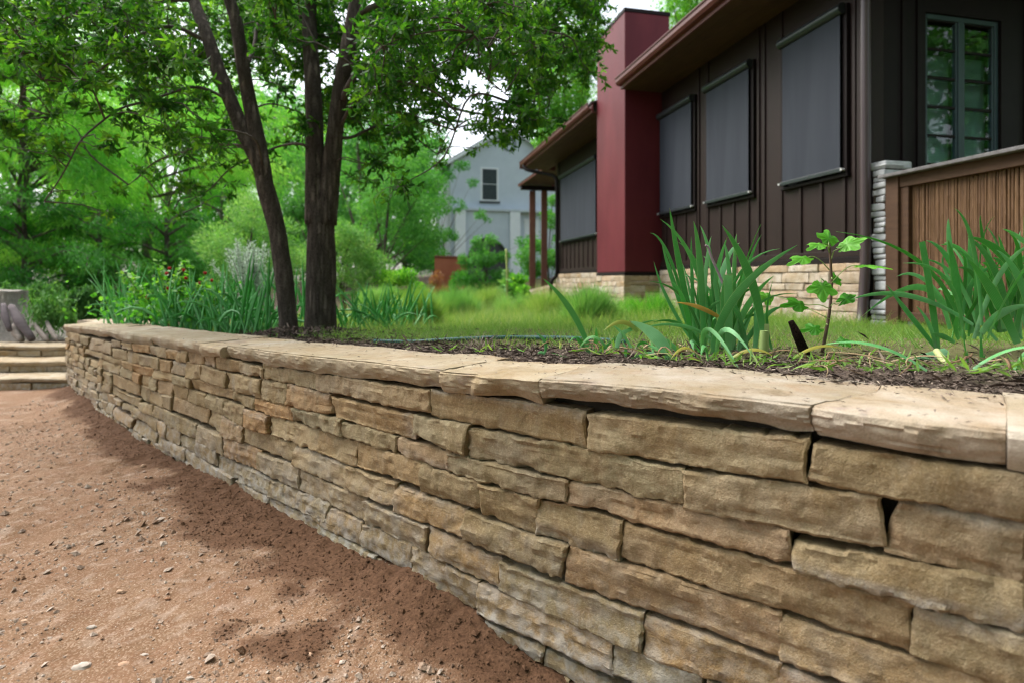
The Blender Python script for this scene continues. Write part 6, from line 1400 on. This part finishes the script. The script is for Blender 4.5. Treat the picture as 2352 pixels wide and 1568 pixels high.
k = 9000; r = np.random.default_rng(12); tt = r.random(k); x, y = fl_(tt*L, .06+r.random(k)*.1+.35*np.exp(-((tt-.2)/.16)**2)*r.random(k)); hang = np.where(tt < .45, .62, .42); z = 1.0-r.random(k)**1.2*hang+.10*vn2(tt*16, tt*3)+r.normal(0, .04, k)-.12*tt
dr = np.stack([r.normal(0, .4, k), -np.abs(r.normal(0, .4, k)), -np.ones(k)*.8+r.normal(0, .5, k)], 1)
k2 = 1500; c2 = px(118, 712, 6.9); q2 = np.array(c2)+r.normal(size=(k2, 3))*np.array([.11, .1, .12]); q2[:, 2] = np.minimum(q2[:, 2], 1.03-.25*np.clip(q2[:, 0]-c2.x+.1, 0, 1)); X_, Y_, Z_ = np.append(x, q2[:, 0]), np.append(y, q2[:, 1]), np.append(z, q2[:, 2])
dr = np.vstack([dr, np.stack([r.normal(.2, .4, k2), -np.abs(r.normal(0, .4, k2)), -np.ones(k2)*.7+r.normal(0, .5, k2)], 1)]); tt = np.append(tt, r.random(k2)); x, y, z = X_, Y_, Z_; k += k2
vv = empty('trailing_vine', px(150, 720, 8.0), 'dense fine-leaved vine trailing over the low wall right of the grey stump', 'vine')
leaf_obj('foliage', leaf_arrays(np.stack([x, y, z], 1), dr, r.uniform(.04, .11, k), r.uniform(.008, .02, k), None, np.clip(r.normal(.45, .2, k)+.3*vn2(tt*9, z*5), 0, 1), r), M['vine'], vv)

# ---------------------------------------------------------------- loose gravel, clods and stones on the path
def rock(name, x, y, rad, mat, label, cat, group=None, sq=(1, 1, .6), sd=0.):
    d = FPX*EYE/(y-HY); c = px(x, y, d); rad *= .68; bm_v = []; n1, n2 = 9, 12; V = []
    for i in range(n1+1):
        for j in range(n2):
            th = math.pi*i/n1; ph = 2*math.pi*j/n2; dv = Vector((math.sin(th)*math.cos(ph), math.sin(th)*math.sin(ph), math.cos(th))); q = rad*(1+.35*mn.noise(dv*1.6+Vector((sd, sd*2, 0)))+.15*mn.noise(dv*4+Vector((sd, 0, 5))))
            V.append((c.x+dv.x*q*sq[0], c.y+dv.y*q*sq[1], rad*sq[2]*.2+dv.z*q*sq[2]))
    Fc = [(i*n2+j, i*n2+(j+1) % n2, (i+1)*n2+(j+1) % n2, (i+1)*n2+j) for i in range(n1) for j in range(n2)]
    o = mesh_obj(name, V, Fc, mat, None, True, sharp=35); return tag(o, label, cat, group)
lime = simple('pale_pebble', (.3, .24, .19), (.42, .37, .32), 20, .9, .6, 80); clod = simple('soil_clod', (.2, .1, .055), (.3, .16, .09), 30, .95, .8, 90); tanp = simple('tan_pebble', (.36, .22, .14), (.46, .32, .22), 30, .9, .6, 90)
for i, (x, y, rd, m, lab) in enumerate([(190, 1533, .030, lime, 'largest whitish flat stone on the path, near the bottom left'), (210, 1440, .016, lime, 'small whitish stone on the path above the largest flat stone'), (330, 1070, .019, tanp, 'round tan pebble beside the wet soil, far up the path'), (352, 1372, .012, clod, 'dark round clod in the middle of the path, left one'), (385, 1374, .012, clod, 'dark clod in the middle of the path, right of the round one'), (705, 1507, .024, tanp, 'flattish brown stone at the bottom middle of the path'), (780, 1520, .017, clod, 'dark pebble right of the flattish brown stone'), (690, 1425, .013, lime, 'pale pebble below the dark soil patch'), (330, 1505, .016, lime, 'pale stone in a cluster right of the largest flat stone'), (285, 1525, .018, tanp, 'tan stone beside the pale cluster at the bottom left'), (75, 1568, .015, lime, 'whitish pebble at the bottom edge'), (435, 1557, .012, lime, 'small pale pebble at the bottom edge, mid left'), (275, 1357, .013, tanp, 'long thin stone lying on the path'), (55, 1425, .011, tanp, 'small stone near the left edge of the path'), (640, 1560, .018, tanp, 'tan stone at the bottom edge left of centre'), (448, 1320, .008, lime, 'tiny white pebble above the clods')]):
    rock('pebble', x, y, rd, m, lab, 'stone', 'stones on the path', (1.25, .8, .5) if i not in (2, 3) else (1, 1, .8), i*3.1)
r = np.random.default_rng(15); n = 42000; X = r.uniform(-4.2, .75, n*3); Y = 1.2+r.random(n*3)**1.5*4.2; D, S_ = wall_dist(X, Y); pxx = X*FPX/Y+CX; ok = (D < .0) & (pxx > -80) & (pxx < 1500)
X, Y, D, S_ = X[ok][:n], Y[ok][:n], D[ok][:n], S_[ok][:n]; n = len(X); wt = wetness(X, Y, D); sz_ = np.where(wt > .4, r.lognormal(-6.1, .55, n), r.lognormal(-6.15, .75, n)); sz_ = np.clip(sz_, .0010, .017)*(1-.25*(Y > 3))
patch = vn2(X*2.5+9, Y*2.5); keep = (wt > .35) | (patch+r.normal(0, .5, n) > -.1); X, Y, D, wt, sz_, S_ = X[keep], Y[keep], D[keep], wt[keep], sz_[keep], S_[keep]; n = len(X)
T0 = np.array([[1, 0, 0], [-1, 0, 0], [0, 1, 0], [0, -1, 0], [0, 0, 1], [0, 0, -1.]]); F0 = np.array([[0, 2, 4], [2, 1, 4], [1, 3, 4], [3, 0, 4], [2, 0, 5], [1, 2, 5], [3, 1, 5], [0, 3, 5]])
V = T0[None]*r.uniform(.55, 1.35, (n, 6, 1))*sz_[:, None, None]*np.array([1.15, 1., .75]); an = r.uniform(0, 6.28, n); ca, sa = np.cos(an)[:, None], np.sin(an)[:, None]; x, y = V[..., 0]*ca-V[..., 1]*sa, V[..., 0]*sa+V[..., 1]*ca
tl = r.normal(0, .5, n)[:, None]; z = V[..., 2]+x*tl; zc = path_z(X, Y, D, S_)+sz_*.25
V = np.stack([x+X[:, None], y+Y[:, None], z+zc[:, None]], -1).reshape(-1, 3); Fc = (F0[None]+(np.arange(n)*6)[:, None, None]).reshape(-1, 3)
tag(mesh_obj('gravel', V, Fc, M['soil'], None, False, {'wet': np.repeat(wt, 6), 'tint': np.repeat(np.where(wt > .4, r.random(n)*.4, np.clip(r.normal(.55, .4, n), 0, 1)), 6)}, origin=(0, 0, 0)), kind='stuff')
